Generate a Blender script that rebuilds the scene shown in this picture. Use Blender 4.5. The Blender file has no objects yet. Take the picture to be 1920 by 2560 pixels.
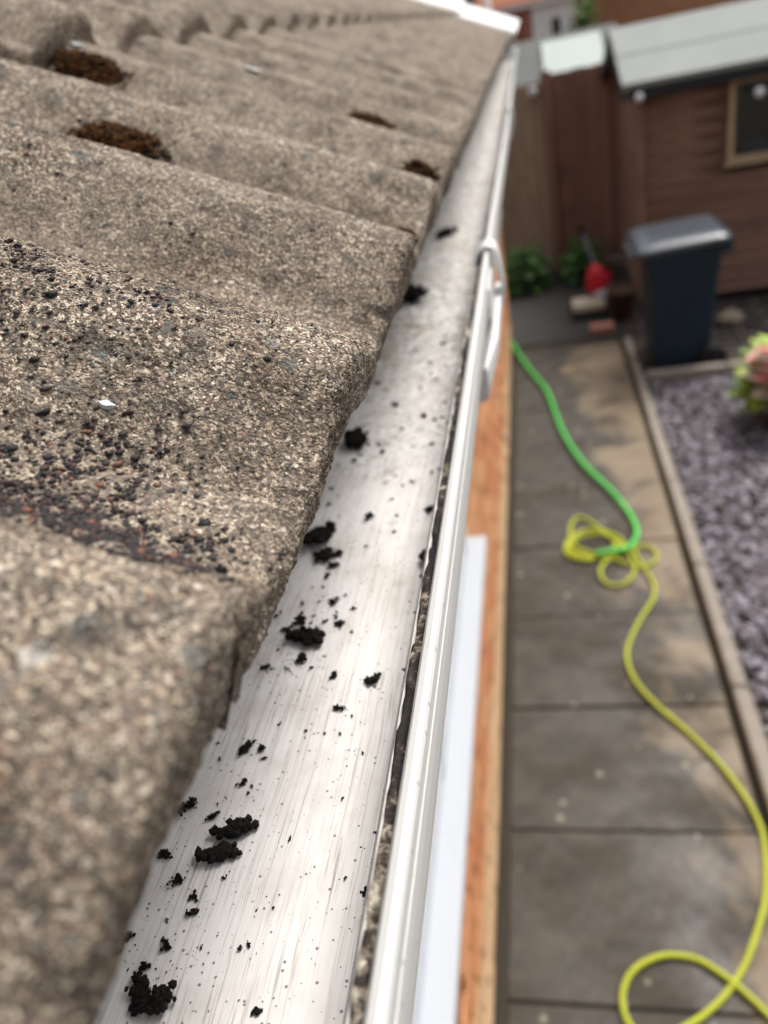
import bpy, math, random
import numpy as np
from mathutils import Matrix, Vector
rnd = random.Random(7)
rng = np.random.default_rng(11)
sc = bpy.context.scene
col = sc.collection
R = math.radians

# ------------------------------------------------------------------ camera, sky, sun, exposure
CAMZ = 2.5
FX = np.array([[0.97157175, -0.07800388, -0.22352567],
               [0.14737672, -0.5396332, 0.82890054],
               [-0.18527933, -0.83827883, -0.51279642]])   # columns: image right, image down, viewing direction
cam_d = bpy.data.cameras.new('camera')
cam = bpy.data.objects.new('camera', cam_d)
col.objects.link(cam)
cam.matrix_world = Matrix(((FX[0, 0], -FX[0, 1], -FX[0, 2], 0), (FX[1, 0], -FX[1, 1], -FX[1, 2], 0),
                           (FX[2, 0], -FX[2, 1], -FX[2, 2], CAMZ), (0, 0, 0, 1)))
cam_d.sensor_fit = 'HORIZONTAL'
cam_d.sensor_width = 36.0
cam_d.lens = 36.07
cam_d.clip_start = 0.005
cam_d.clip_end = 500
cam_d.dof.use_dof = True
cam_d.dof.focus_distance = 0.228
cam_d.dof.aperture_fstop = 12.0
cam_d.dof.aperture_blades = 0
sc.camera = cam

world = bpy.data.worlds.new('World')
sc.world = world
world.use_nodes = True
wn = world.node_tree
bg = wn.nodes['Background']
sky_n = wn.nodes.new('ShaderNodeTexSky')
sky_n.sky_type = 'NISHITA'
sky_n.sun_disc = False
sky_n.sun_elevation = R(58)
sky_n.sun_rotation = R(38)
sky_n.air_density = 1.0
sky_n.dust_density = 6.0
sky_n.ozone_density = 1.0
hs = wn.nodes.new('ShaderNodeHueSaturation')
hs.inputs['Saturation'].default_value = 0.30
wn.links.new(sky_n.outputs[0], hs.inputs['Color'])
wn.links.new(hs.outputs[0], bg.inputs[0])
bg.inputs[1].default_value = 0.15

sun_d = bpy.data.lights.new('sun', 'SUN')
sun_d.energy = 1.6
sun_d.angle = R(20)
sun_d.color = (1.0, 0.95, 0.88)
sun = bpy.data.objects.new('sun', sun_d)
col.objects.link(sun)
el, az = R(58), R(38)
sdir = Vector((math.sin(az) * math.cos(el), math.cos(az) * math.cos(el), math.sin(el)))
sun.rotation_euler = sdir.to_track_quat('Z', 'Y').to_euler()
sc.view_settings.view_transform = 'Standard'
sc.view_settings.look = 'None'
sc.view_settings.exposure = 0.50
sc.view_settings.gamma = 1.0
sc.view_settings.use_curve_mapping = False
sc.cycles.max_bounces = 6
sc.cycles.diffuse_bounces = 3
sc.cycles.glossy_bounces = 2

# ------------------------------------------------------------------ helpers
def tag(o, label=None, cat=None, group=None, kind=None):
    if label: o['label'] = label
    if cat: o['category'] = cat
    if group: o['group'] = group
    if kind: o['kind'] = kind
    return o

def empty(name, loc=(0, 0, 0)):
    o = bpy.data.objects.new(name, None)
    col.objects.link(o)
    o.location = loc
    o.empty_display_size = 0.05
    return o

def link_mesh(name, me, mat=None, parent=None):
    o = bpy.data.objects.new(name, me)
    col.objects.link(o)
    if mat is not None and not me.materials:
        me.materials.append(mat)
    if parent is not None:
        o.parent = parent
        o.matrix_parent_inverse = Matrix.Identity(4)
        q, w = parent, Vector((0, 0, 0))
        while q is not None:
            w += q.location; q = q.parent
        o.location = -w                      # mesh coordinates are world coordinates
    return o

class MB:
    """collects vertices and faces of one mesh"""
    def __init__(s):
        s.v = []; s.f = []; s.c = []
    def add(s, vs, fs, colr=None):
        n = len(s.v)
        s.v.extend([tuple(p) for p in vs])
        s.f.extend([tuple(i + n for i in f) for f in fs])
        if colr is not None:
            s.c.extend([colr] * len(vs))
    def box(s, x0, x1, y0, y1, z0, z1, M=None):
        vs = [(x, y, z) for x in (x0, x1) for y in (y0, y1) for z in (z0, z1)]
        if M is not None: vs = [M @ Vector(p) for p in vs]
        s.add(vs, [(0, 1, 3, 2), (4, 6, 7, 5), (0, 4, 5, 1), (2, 3, 7, 6), (0, 2, 6, 4), (1, 5, 7, 3)])
    def bbox(s, x0, x1, y0, y1, z0, z1, b, M=None):
        """box with bevelled edges"""
        vs = []; idx = {}
        for ix, x in enumerate((x0, x1)):
            for iy, y in enumerate((y0, y1)):
                for iz, z in enumerate((z0, z1)):
                    dx = b if ix == 0 else -b; dy = b if iy == 0 else -b; dz = b if iz == 0 else -b
                    for a, p in enumerate(((x, y + dy, z + dz), (x + dx, y, z + dz), (x + dx, y + dy, z))):
                        idx[(ix, iy, iz, a)] = len(vs); vs.append(p)
        g = lambda a, b_, c, d: idx[(a, b_, c, d)]
        fs = []
        for i in (0, 1):
            q = [g(i, 0, 0, 0), g(i, 1, 0, 0), g(i, 1, 1, 0), g(i, 0, 1, 0)]; fs.append(q if i else q[::-1])
            q = [g(0, i, 0, 1), g(0, i, 1, 1), g(1, i, 1, 1), g(1, i, 0, 1)]; fs.append(q if i else q[::-1])
            q = [g(0, 0, i, 2), g(1, 0, i, 2), g(1, 1, i, 2), g(0, 1, i, 2)]; fs.append(q if i else q[::-1])
        for i in (0, 1):
            for j in (0, 1):
                fs.append([g(i, j, 0, 0), g(i, j, 1, 0), g(i, j, 1, 1), g(i, j, 0, 1)])
                fs.append([g(i, 0, j, 0), g(i, 1, j, 0), g(i, 1, j, 2), g(i, 0, j, 2)])
                fs.append([g(0, i, j, 1), g(1, i, j, 1), g(1, i, j, 2), g(0, i, j, 2)])
                for k in (0, 1):
                    fs.append([g(i, j, k, 0), g(i, j, k, 1), g(i, j, k, 2)])
        if M is not None: vs = [M @ Vector(p) for p in vs]
        s.add(vs, fs)
    def tube(s, pts, r, n=10, cap=True):
        pts = [Vector(p) for p in pts]
        rings = []
        up = Vector((0, 0, 1))
        for i, p in enumerate(pts):
            t = (pts[min(i + 1, len(pts) - 1)] - pts[max(i - 1, 0)]).normalized()
            a = t.cross(up)
            if a.length < 1e-3: a = t.cross(Vector((1, 0, 0)))
            a.normalize(); b = a.cross(t)
            rr = r[i] if isinstance(r, (list, tuple)) else r
            rings.append([p + (a * math.cos(2 * math.pi * k / n) + b * math.sin(2 * math.pi * k / n)) * rr for k in range(n)])
        vs = [q for ring in rings for q in ring]
        fs = [(i * n + k, i * n + (k + 1) % n, (i + 1) * n + (k + 1) % n, (i + 1) * n + k)
              for i in range(len(pts) - 1) for k in range(n)]
        if cap:
            fs.append(tuple(range(n - 1, -1, -1))); fs.append(tuple((len(pts) - 1) * n + k for k in range(n)))
        s.add(vs, fs)
    def lathe(s, prof, c=(0, 0, 0), n=20):
        vs = []
        for r, z in prof:
            for k in range(n):
                a = 2 * math.pi * k / n
                vs.append((c[0] + r * math.cos(a), c[1] + r * math.sin(a), c[2] + z))
        fs = [(i * n + k, i * n + (k + 1) % n, (i + 1) * n + (k + 1) % n, (i + 1) * n + k)
              for i in range(len(prof) - 1) for k in range(n)]
        s.add(vs, fs)
    def sweep(s, prof, y0, y1, ny=2, closed=True, fx=None):
        """profile (x,z) extruded along Y; fx(y) gives an (x,z) offset"""
        n = len(prof); vs = []
        for j in range(ny):
            y = y0 + (y1 - y0) * j / (ny - 1)
            ox, oz = fx(y) if fx else (0, 0)
            vs += [(p[0] + ox, y, p[1] + oz) for p in prof]
        m = n if closed else n - 1
        fs = [(j * n + i, j * n + (i + 1) % n, (j + 1) * n + (i + 1) % n, (j + 1) * n + i) for j in range(ny - 1) for i in range(m)]
        if closed:
            fs.append(tuple(range(n))); fs.append(tuple((ny - 1) * n + i for i in range(n - 1, -1, -1)))
        s.add(vs, fs)
    def mesh(s, name, smooth=False, mats=None):
        me = bpy.data.meshes.new(name)
        me.from_pydata([tuple(p) for p in s.v], [], [tuple(f) for f in s.f])
        if s.c:
            a = me.color_attributes.new('tint', 'FLOAT_COLOR', 'POINT')
            a.data.foreach_set('color', np.array([(c[0], c[1], c[2], 1) for c in s.c], np.float32).ravel())
        if smooth: me.shade_smooth()
        me.update()
        return me
    def build(s, name, mat, parent=None, smooth=False):
        return link_mesh(name, s.mesh(name, smooth), mat, parent)

def fast_mesh(name, V, F, smooth=False, colors=None):
    """V (n,3) array, F (m,k) array"""
    me = bpy.data.meshes.new(name)
    me.vertices.add(len(V)); me.vertices.foreach_set('co', np.asarray(V, np.float32).ravel())
    k = F.shape[1]
    me.loops.add(F.size); me.loops.foreach_set('vertex_index', F.astype(np.int32).ravel())
    me.polygons.add(len(F)); me.polygons.foreach_set('loop_start', np.arange(0, F.size, k, dtype=np.int32))
    if colors is not None:
        a = me.color_attributes.new('tint', 'FLOAT_COLOR', 'POINT')
        cc = np.ones((len(V), 4), np.float32); cc[:, :3] = colors
        a.data.foreach_set('color', cc.ravel())
    me.update(calc_edges=True)
    me.validate()
    if smooth: me.shade_smooth()
    return me

def vnoise(P, scale, seed=0):
    """3-D value noise, -1..1"""
    q = np.asarray(P, float) * scale + seed * 17.37
    i = np.floor(q).astype(np.int64); fr = q - i; w = fr * fr * (3 - 2 * fr)
    def h(ix, iy, iz):
        n = (ix * 374761393 + iy * 668265263 + iz * 2147483647 + seed * 1274126177) & 0xffffffff
        n = ((n ^ (n >> 13)) * 1274126177) & 0xffffffff
        n = (n ^ (n >> 16)) & 0xffffffff
        return n / 2147483648.0 - 1.0
    r = 0
    for a in (0, 1):
        for b in (0, 1):
            for c in (0, 1):
                ww = (w[:, 0] if a else 1 - w[:, 0]) * (w[:, 1] if b else 1 - w[:, 1]) * (w[:, 2] if c else 1 - w[:, 2])
                r = r + ww * h(i[:, 0] + a, i[:, 1] + b, i[:, 2] + c)
    return r

def ico(sub=1):
    t = (1 + 5 ** .5) / 2
    v = [(-1, t, 0), (1, t, 0), (-1, -t, 0), (1, -t, 0), (0, -1, t), (0, 1, t), (0, -1, -t), (0, 1, -t), (t, 0, -1), (t, 0, 1), (-t, 0, -1), (-t, 0, 1)]
    f = [(0, 11, 5), (0, 5, 1), (0, 1, 7), (0, 7, 10), (0, 10, 11), (1, 5, 9), (5, 11, 4), (11, 10, 2), (10, 7, 6), (7, 1, 8),
         (3, 9, 4), (3, 4, 2), (3, 2, 6), (3, 6, 8), (3, 8, 9), (4, 9, 5), (2, 4, 11), (6, 2, 10), (8, 6, 7), (9, 8, 1)]
    v = [Vector(p).normalized() for p in v]
    for _ in range(sub):
        nf = []; cache = {}
        def mid(a, b):
            k = (min(a, b), max(a, b))
            if k not in cache:
                cache[k] = len(v); v.append(((v[a] + v[b]) / 2).normalized())
            return cache[k]
        for a, b, c in f:
            ab, bc, ca = mid(a, b), mid(b, c), mid(c, a)
            nf += [(a, ab, ca), (b, bc, ab), (c, ca, bc), (ab, bc, ca)]
        f = nf
    return np.array([tuple(p) for p in v]), np.array(f)
ICO0, ICO1, ICO2 = ico(0), ico(1), ico(2)
OCT = (np.array([(1, 0, 0), (-1, 0, 0), (0, 1, 0), (0, -1, 0), (0, 0, 1), (0, 0, -1)], float),
       np.array([(0, 2, 4), (2, 1, 4), (1, 3, 4), (3, 0, 4), (2, 0, 5), (1, 2, 5), (3, 1, 5), (0, 3, 5)]))

def scatter_grains(name, C, S, base, colors=None, jitter=.3, flat=1.0, parent=None, mat=None):
    """one joined mesh of small jittered grains at centres C with radii S"""
    bv, bf = base; n = len(C); k = len(bv)
    V = bv[None] * (1 + jitter * rng.uniform(-1, 1, (n, k, 1)))
    V = V * rng.uniform(.65, 1.25, (n, 1, 3))
    a = rng.uniform(0, 2 * np.pi, n); ca, sa = np.cos(a)[:, None], np.sin(a)[:, None]
    V = np.stack([V[..., 0] * ca - V[..., 1] * sa, V[..., 0] * sa + V[..., 1] * ca, V[..., 2] * flat], -1)
    V = V * np.asarray(S)[:, None, None] + np.asarray(C)[:, None, :]
    F = (bf[None] + (np.arange(n) * k)[:, None, None]).reshape(-1, 3)
    cc = None if colors is None else np.repeat(np.asarray(colors), k, 0)
    return link_mesh(name, fast_mesh(name, V.reshape(-1, 3), F, False, cc), mat, parent)

def catmull(P, n=8):
    P = [Vector(p) for p in P]; out = []
    Q = [P[0] * 2 - P[1]] + P + [P[-1] * 2 - P[-2]]
    for i in range(1, len(Q) - 2):
        a, b, c, d = Q[i - 1], Q[i], Q[i + 1], Q[i + 2]
        for k in range(n):
            t = k / n
            out.append(.5 * ((2 * b) + (c - a) * t + (2 * a - 5 * b + 4 * c - d) * t * t + (3 * b - a - 3 * c + d) * t ** 3))
    out.append(P[-1])
    return out

# ------------------------------------------------------------------ materials
class NT:
    def __init__(s, name):
        s.m = bpy.data.materials.new(name); s.m.use_nodes = True
        s.t = s.m.node_tree; s.b = s.t.nodes['Principled BSDF']
    def n(s, typ, **kw):
        nd = s.t.nodes.new('ShaderNode' + typ)
        for k, v in kw.items():
            if k in nd.inputs: s.set(nd.inputs[k], v)
            else: setattr(nd, k, v)
        return nd
    def set(s, inp, v):
        if hasattr(v, 'is_output') or isinstance(v, bpy.types.NodeSocket): s.t.links.new(v, inp)
        elif isinstance(v, tuple) and len(v) == 3 and inp.type == 'RGBA': inp.default_value = (*v, 1)
        else: inp.default_value = v
    def pos(s, obj=True):
        return s.n('TexCoord').outputs['Object'] if obj else s.n('NewGeometry').outputs['Position']
    def mapping(s, vec, scale=(1, 1, 1), rot=(0, 0, 0), loc=(0, 0, 0)):
        m = s.n('Mapping'); s.set(m.inputs['Vector'], vec)
        m.inputs['Scale'].default_value = scale; m.inputs['Rotation'].default_value = rot; m.inputs['Location'].default_value = loc
        return m.outputs[0]
    def noise(s, vec, scale, detail=3, rough=.55, out='Fac', dist=0.0):
        nd = s.n('TexNoise'); s.set(nd.inputs['Vector'], vec)
        nd.inputs['Scale'].default_value = scale; nd.inputs['Detail'].default_value = detail
        nd.inputs['Roughness'].default_value = rough; nd.inputs['Distortion'].default_value = dist
        return nd.outputs[out]
    def vor(s, vec, scale, out='Color', rand=1.0):
        nd = s.n('TexVoronoi'); s.set(nd.inputs['Vector'], vec)
        nd.inputs['Scale'].default_value = scale; nd.inputs['Randomness'].default_value = rand
        return nd.outputs[out] if out else nd
    def ramp(s, fac, stops, interp='LINEAR'):
        nd = s.n('ValToRGB'); s.set(nd.inputs['Fac'], fac); cr = nd.color_ramp; cr.interpolation = interp
        while len(cr.elements) < len(stops): cr.elements.new(.5)
        for e, (p, c) in zip(cr.elements, stops):
            e.position = p; e.color = (*c, 1) if isinstance(c, tuple) else (c, c, c, 1)
        return nd.outputs['Color']
    def mix(s, fac, a, b, mode='MIX'):
        nd = s.n('Mix', data_type='RGBA', blend_type=mode)
        s.set(nd.inputs[0], fac); s.set(nd.inputs[6], a); s.set(nd.inputs[7], b)
        return nd.outputs[2]
    def math(s, op, a, b=0.0, clamp=False):
        nd = s.n('Math', operation=op); nd.use_clamp = clamp
        s.set(nd.inputs[0], a); s.set(nd.inputs[1], b)
        return nd.outputs[0]
    def sep(s, vec):
        nd = s.n('SeparateXYZ'); s.set(nd.inputs[0], vec); return nd.outputs
    def bump(s, h, strength=.3, dist=.001):
        nd = s.n('Bump'); s.set(nd.inputs['Height'], h); nd.inputs['Strength'].default_value = strength
        nd.inputs['Distance'].default_value = dist
        s.t.links.new(nd.outputs[0], s.b.inputs['Normal'])
    def done(s, color=None, rough=.6, spec=.4, metal=0):
        if color is not None: s.set(s.b.inputs['Base Color'], color)
        s.set(s.b.inputs['Roughness'], rough); s.b.inputs['Specular IOR Level'].default_value = spec
        s.b.inputs['Metallic'].default_value = metal
        return s.m
    def randvec(s, vec, amt=3.7):
        oi = s.n('ObjectInfo').outputs['Random']
        nd = s.n('VectorMath', operation='ADD'); s.set(nd.inputs[0], vec)
        cb = s.n('CombineXYZ'); s.set(cb.inputs[0], s.math('MULTIPLY', oi, amt)); s.set(cb.inputs[1], s.math('MULTIPLY', oi, amt * 2.3))
        s.set(nd.inputs[1], cb.outputs[0]); return nd.outputs[0]

def mat_plain(name, c, rough=.5, spec=.4, var=.12, scale=20, bump=0, bscale=200):
    t = NT(name); v = t.randvec(t.pos())
    f = t.noise(v, scale, 4)
    colr = t.mix(f, tuple(x * (1 - var) for x in c), tuple(min(1, x * (1 + var)) for x in c))
    if bump: t.bump(t.noise(v, bscale, 3), bump, .002)
    return t.done(colr, rough, spec)

def mat_tile():
    t = NT('weathered_concrete_tile'); v = t.randvec(t.pos(), 1.9)
    wob = t.n('VectorMath', operation='MULTIPLY_ADD')
    t.set(wob.inputs[0], t.noise(v, 900, 0, out='Color')); wob.inputs[1].default_value = (.0007,) * 3; t.set(wob.inputs[2], v)
    w = wob.outputs[0]
    g1 = t.sep(t.vor(w, 1750))[0]
    sand = t.ramp(g1, [(0, (.026, .021, .018)), (.2, (.078, .062, .050)), (.42, (.155, .125, .099)), (.64, (.245, .200, .153)), (.80, (.36, .30, .228)), (.93, (.53, .455, .345)), (1, (.70, .63, .52))])
    g2c = t.vor(w, 820); g2 = t.sep(g2c)
    agg = t.ramp(g2[1], [(0, (.025, .022, .021)), (.25, (.070, .057, .049)), (.48, (.17, .135, .105)), (.62, (.13, .135, .132)), (.70, (.20, .105, .080)), (.80, (.38, .32, .235)), (1, (.66, .60, .50))])
    c = t.mix(t.math('MULTIPLY', t.math('GREATER_THAN', g2[0], .54), .80), sand, agg)
    # bigger stones, rare, blue grey or white
    v3 = t.vor(w, 165, None); g3 = t.sep(v3.outputs['Color']); big = t.ramp(g3[1], [(0, (.07, .075, .07)), (.5, (.10, .11, .11)), (.8, (.13, .095, .075)), (1, (.45, .44, .41))])
    d3 = v3.outputs['Distance']
    bm = t.math('MULTIPLY', t.math('GREATER_THAN', g3[2], .93), t.math('LESS_THAN', d3, .42))
    c = t.mix(t.math('MULTIPLY', bm, .85), c, big)
    # broad weathering: algae dark patches and dry pale areas
    n1 = t.noise(v, 28, 3, .6)
    c = t.mix(t.ramp(n1, [(.41, 0.0), (.63, .75)]), c, t.mix(1.0, c, (.45, .41, .375), 'MULTIPLY'))
    c = t.mix(1.0, c, (1.27, 1.235, 1.195), 'MULTIPLY')
    n2 = t.noise(v, 11, 1, .5)
    c = t.mix(t.ramp(n2, [(.45, 0.0), (.75, .32)]), c, (.285, .235, .185))
    n3 = t.noise(v, 90, 2, .6)
    c = t.mix(t.ramp(n3, [(.53, 0.0), (.70, .60)]), c, (.048, .041, .035))
    t.bump(t.noise(v, 700, 2, .75), 1.0, .0022)
    gl = t.math('SUBTRACT', .92, t.math('MULTIPLY', t.math('GREATER_THAN', g1, .9), .45))
    return t.done(c, gl, .35)

def mat_gutter():
    t = NT('white_gutter_plastic'); p = t.pos(False); s = t.sep(p)
    warp = t.n('VectorMath', operation='MULTIPLY_ADD')
    t.set(warp.inputs[0], t.noise(p, 14, 2, out='Color')); warp.inputs[1].default_value = (.0035, 0, 0); t.set(warp.inputs[2], p)
    st1 = t.noise(t.mapping(warp.outputs[0], (900, 9, 40), (0, 0, R(1.2))), 1, 3, .65)
    st2 = t.noise(t.mapping(warp.outputs[0], (2300, 16, 60), (0, 0, R(-2.0))), 1, 3, .7)
    st3 = t.noise(t.mapping(p, (260, 22, 30), (0, 0, R(6))), 1, 2, .6)
    patch = t.ramp(t.noise(p, 26, 3, .6), [(.36, 0.0), (.62, 1.0)])
    base = t.mix(t.noise(p, 9, 2), (.80, .78, .765), (.88, .865, .85))
    patch2 = t.ramp(t.noise(p, 17, 3, .6), [(.40, 0.0), (.62, 1.0)])
    a1 = t.math('MULTIPLY', t.ramp(st1, [(.51, 0.0), (.71, .75)]), t.math('ADD', t.math('MULTIPLY', patch, .75), .18))
    c = t.mix(a1, base, (.50, .43, .375))
    a2 = t.math('MULTIPLY', t.ramp(st2, [(.56, 0.0), (.66, .92)]), t.math('ADD', t.math('MULTIPLY', patch2, .75), .16))
    c = t.mix(a2, c, (.32, .265, .225))
    # strokes of the brush crossing at an angle, in patches
    st4 = t.noise(t.mapping(warp.outputs[0], (1100, 30, 50), (0, 0, R(13))), 1, 3, .65)
    a4 = t.math('MULTIPLY', t.ramp(st4, [(.56, 0.0), (.68, .85)]), t.ramp(t.noise(p, 21, 2), [(.46, 0.0), (.58, 1.0)]))
    c = t.mix(a4, c, (.33, .28, .235))
    c = t.mix(t.ramp(st3, [(.55, 0.0), (.75, .45)]), c, (.88, .865, .85))
    # thin film of silt
    c = t.mix(t.ramp(t.noise(p, 34, 4, .65), [(.46, 0.0), (.70, .5)]), c, (.56, .515, .465))
    # dried dirt rings where water stood, further along
    far = t.ramp(t.math('MULTIPLY', s[1], .5), [(.17, 0.0), (.27, 1.0)])
    n5 = t.noise(p, 95, 3, .6, dist=.8)
    ring = t.ramp(n5, [(.36, .8), (.43, .2), (.48, .0), (.53, .5), (.58, .05), (.64, .5)])
    c = t.mix(t.math('MULTIPLY', far, ring), c, (.22, .205, .18))
    pud = t.math('MULTIPLY', t.ramp(t.noise(p, 22, 2), [(.58, 0.0), (.66, .55)]), far)
    c = t.mix(pud, c, (.40, .33, .24))
    c = t.mix(t.math('MULTIPLY', far, t.ramp(t.noise(p, 160, 3, .7), [(.48, 0.0), (.62, .6)])), c, (.30, .285, .26))
    # small round water marks
    vv = t.vor(p, 95, None); dv = vv.outputs['Distance']; dcol = t.sep(vv.outputs['Color'])
    m = t.math('MULTIPLY', t.math('LESS_THAN', dv, .26), t.math('GREATER_THAN', dcol[0], .9))
    c = t.mix(t.math('MULTIPLY', m, .3), c, (.42, .37, .28))
    # fine dirt specks
    vs_ = t.vor(p, 480, None)
    sp = t.math('MULTIPLY', t.math('LESS_THAN', vs_.outputs['Distance'], .22), t.math('GREATER_THAN', t.sep(vs_.outputs['Color'])[0], .86))
    c = t.mix(t.math('MULTIPLY', sp, .8), c, (.10, .085, .07))
    return t.done(c, .85, .12)

def mat_lip():
    t = NT('white_gutter_rim'); p = t.pos(False)
    n = t.noise(t.mapping(p, (300, 14, 200)), 1, 3)
    c = t.mix(t.ramp(n, [(.45, 0.0), (.75, .5)]), (.60, .60, .58), (.53, .53, .51))
    sp = t.math('MULTIPLY', t.math('LESS_THAN', t.vor(p, 260, 'Distance'), .2), t.math('GREATER_THAN', t.sep(t.vor(p, 260))[0], .93))
    c = t.mix(t.math('MULTIPLY', sp, .6), c, (.3, .27, .22))
    c = t.mix(t.ramp(t.noise(p, 45, 4), [(.58, 0.0), (.75, .35)]), c, (.52, .49, .42))
    t.bump(n, .1, .0005)
    return t.done(c, .5, .35)

def mat_grime():
    t = NT('grime'); p = t.pos(False)
    n = t.noise(p, 230, 4, .7); n2 = t.noise(t.mapping(p, (1, .45, 1)), 42, 2)
    m = t.math('ADD', t.math('MULTIPLY', n, .6), t.math('MULTIPLY', n2, .55))
    c = t.ramp(m, [(.52, (.016, .012, .010)), (.60, (.05, .037, .03)), (.645, (.22, .185, .14)), (.72, (.58, .53, .43))])
    t.bump(n, .6, .001)
    return t.done(c, .75, .3)

def mat_tint(name, rough=.8, spec=.3, bump=0):
    t = NT(name); a = t.n('Attribute', attribute_name='tint').outputs['Color']
    v = t.pos()
    c = t.mix(t.noise(v, 700, 2), t.mix(1.0, a, (.7, .7, .7), 'MULTIPLY'), a)
    return t.done(c, rough, spec)

def mat_soil():
    t = NT('black_soil'); v = t.pos(False)
    c = t.ramp(t.noise(v, 650, 4, .7), [(.3, (.004, .0035, .003)), (.58, (.013, .0105, .009)), (.75, (.045, .033, .023))])
    t.bump(t.noise(v, 1400, 3), .8, .0008)
    return t.done(c, .85, .2)

def mat_slab():
    t = NT('paving_concrete'); p = t.pos(False); s = t.sep(p)
    n1 = t.noise(p, 2.3, 4, .6); n2 = t.noise(p, 9, 4, .6); n3 = t.noise(p, 38, 3, .6)
    dark = t.mix(t.ramp(n2, [(.35, 0.0), (.68, 1.0)]), (.042, .035, .027), (.088, .074, .058))
    dark = t.mix(t.ramp(n1, [(.45, 0.0), (.7, .5)]), dark, (.072, .066, .050))
    dark = t.mix(t.ramp(n3, [(.60, 0.0), (.72, .35)]), dark, (.19, .165, .14))
    pale = t.mix(n2, (.26, .205, .145), (.36, .29, .205))
    wv = t.math('ADD', t.math('MULTIPLY', s[0], 1.35), t.math('MULTIPLY', t.noise(p, 2.6, 4, .6, dist=.4), 1.7))
    far = t.math('MULTIPLY', t.math('SUBTRACT', s[1], 3.0), .07)
    e = t.math('SUBTRACT', t.math('ADD', wv, far), 1.29)
    pm = t.math('MULTIPLY', e, 3.5, True)
    c = t.mix(t.math('MULTIPLY', pm, .95), dark, pale)
    # oily green algae
    c = t.mix(t.math('MULTIPLY', t.ramp(t.noise(p, 5, 3), [(.5, 0.0), (.7, .5)]), t.math('SUBTRACT', .6, s[0], True)), c, (.075, .068, .036))
    # pale grit and lichen spots
    dv = t.vor(p, 13, 'Distance'); dc = t.sep(t.vor(p, 13))
    sp = t.math('MULTIPLY', t.math('LESS_THAN', dv, .17), t.math('GREATER_THAN', dc[0], .80))
    c = t.mix(t.math('MULTIPLY', sp, .75), c, (.40, .37, .31))
    c = t.mix(1.0, c, (.64, .61, .56), 'MULTIPLY')
    t.bump(n3, .3, .004)
    wet = t.ramp(n1, [(.4, .42), (.6, .8)])
    return t.done(c, wet, .4)

def mat_wood(name, a, b, axis='x', rough=.7, grain=1.0):
    t = NT(name); v = t.randvec(t.pos(False), 5)
    scl = {'x': (1.2, 40, 40), 'z': (40, 40, 1.0), 'y': (40, 1.2, 40)}[axis]
    n = t.noise(t.mapping(v, scl), grain, 4, .6)
    oi = t.n('ObjectInfo').outputs['Random']
    c = t.mix(t.math('ADD', t.math('MULTIPLY', n, .65), t.math('MULTIPLY', oi, .35)), a, b)
    c = t.mix(t.ramp(t.noise(v, 3.5, 3), [(.5, 0.0), (.75, .45)]), c, tuple(x * .5 for x in a))
    t.bump(n, .3, .003)
    return t.done(c, rough, .35)

def mat_brick(name, cols, rough=.85):
    t = NT(name); v = t.pos(False); oi = t.n('ObjectInfo').outputs['Random']
    c = t.ramp(oi, [(i / (len(cols) - 1), k) for i, k in enumerate(cols)])
    c = t.mix(t.ramp(t.noise(v, 40, 4), [(.4, 0.0), (.7, .5)]), c, t.mix(1.0, c, (.62, .6, .58), 'MULTIPLY'))
    t.bump(t.noise(v, 220, 3), .4, .002)
    return t.done(c, rough, .3)

def mat_bricktex(name, c1, c2, mortar, along='x', scale=1.0):
    t = NT(name); ps = t.sep(t.pos(False)); cb = t.n('CombineXYZ'); t.set(cb.inputs[0], ps[0 if along == 'x' else 1]); t.set(cb.inputs[1], ps[2]); v = cb.outputs[0]
    nd = t.n('TexBrick'); t.set(nd.inputs['Vector'], v)
    for k, x in (('Color1', c1), ('Color2', c2), ('Mortar', mortar)): nd.inputs[k].default_value = (*x, 1)
    nd.inputs['Scale'].default_value = scale; nd.inputs['Brick Width'].default_value = .225; nd.inputs['Row Height'].default_value = .075
    nd.inputs['Mortar Size'].default_value = .008
    c = t.mix(t.noise(v, 6, 3), nd.outputs['Color'], t.mix(1.0, nd.outputs['Color'], (.7, .68, .66), 'MULTIPLY'))
    return t.done(c, .85, .3)

def mat_glass(name, tint, mixf=.25):
    t = NT(name)
    tr = t.n('BsdfTransparent'); tr.inputs[0].default_value = (*tint, 1)
    gl = t.n('BsdfGlossy'); gl.inputs['Roughness'].default_value = .03
    fr = t.n('Fresnel'); fr.inputs[0].default_value = 1.5
    mx = t.n('MixShader'); t.set(mx.inputs[0], t.math('ADD', fr.outputs[0], mixf * .2)); t.t.links.new(tr.outputs[0], mx.inputs[1]); t.t.links.new(gl.outputs[0], mx.inputs[2])
    out = [n for n in t.t.nodes if n.type == 'OUTPUT_MATERIAL'][0]
    t.t.links.new(mx.outputs[0], out.inputs['Surface'])
    return t.m

def mat_leaf(name, a, b, rough=.55):
    t = NT(name); at = t.n('Attribute', attribute_name='tint').outputs['Color']
    f = t.sep(at)[0]
    c = t.mix(f, a, b)
    t.b.inputs['Subsurface Weight'].default_value = 0
    return t.done(c, rough, .35)

def mat_felt():
    t = NT('grey_mineral_felt'); v = t.pos(False)
    n = t.noise(t.mapping(v, (3, 1.2, 1)), 1.6, 4, .6)
    c = t.mix(n, (.235, .255, .245), (.33, .34, .325))
    c = t.mix(t.ramp(t.noise(v, 160, 2), [(.45, 0.0), (.6, .5)]), c, (.20, .215, .205))
    t.bump(t.noise(v, 300, 2), .3, .002)
    return t.done(c, .85, .3)

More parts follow.
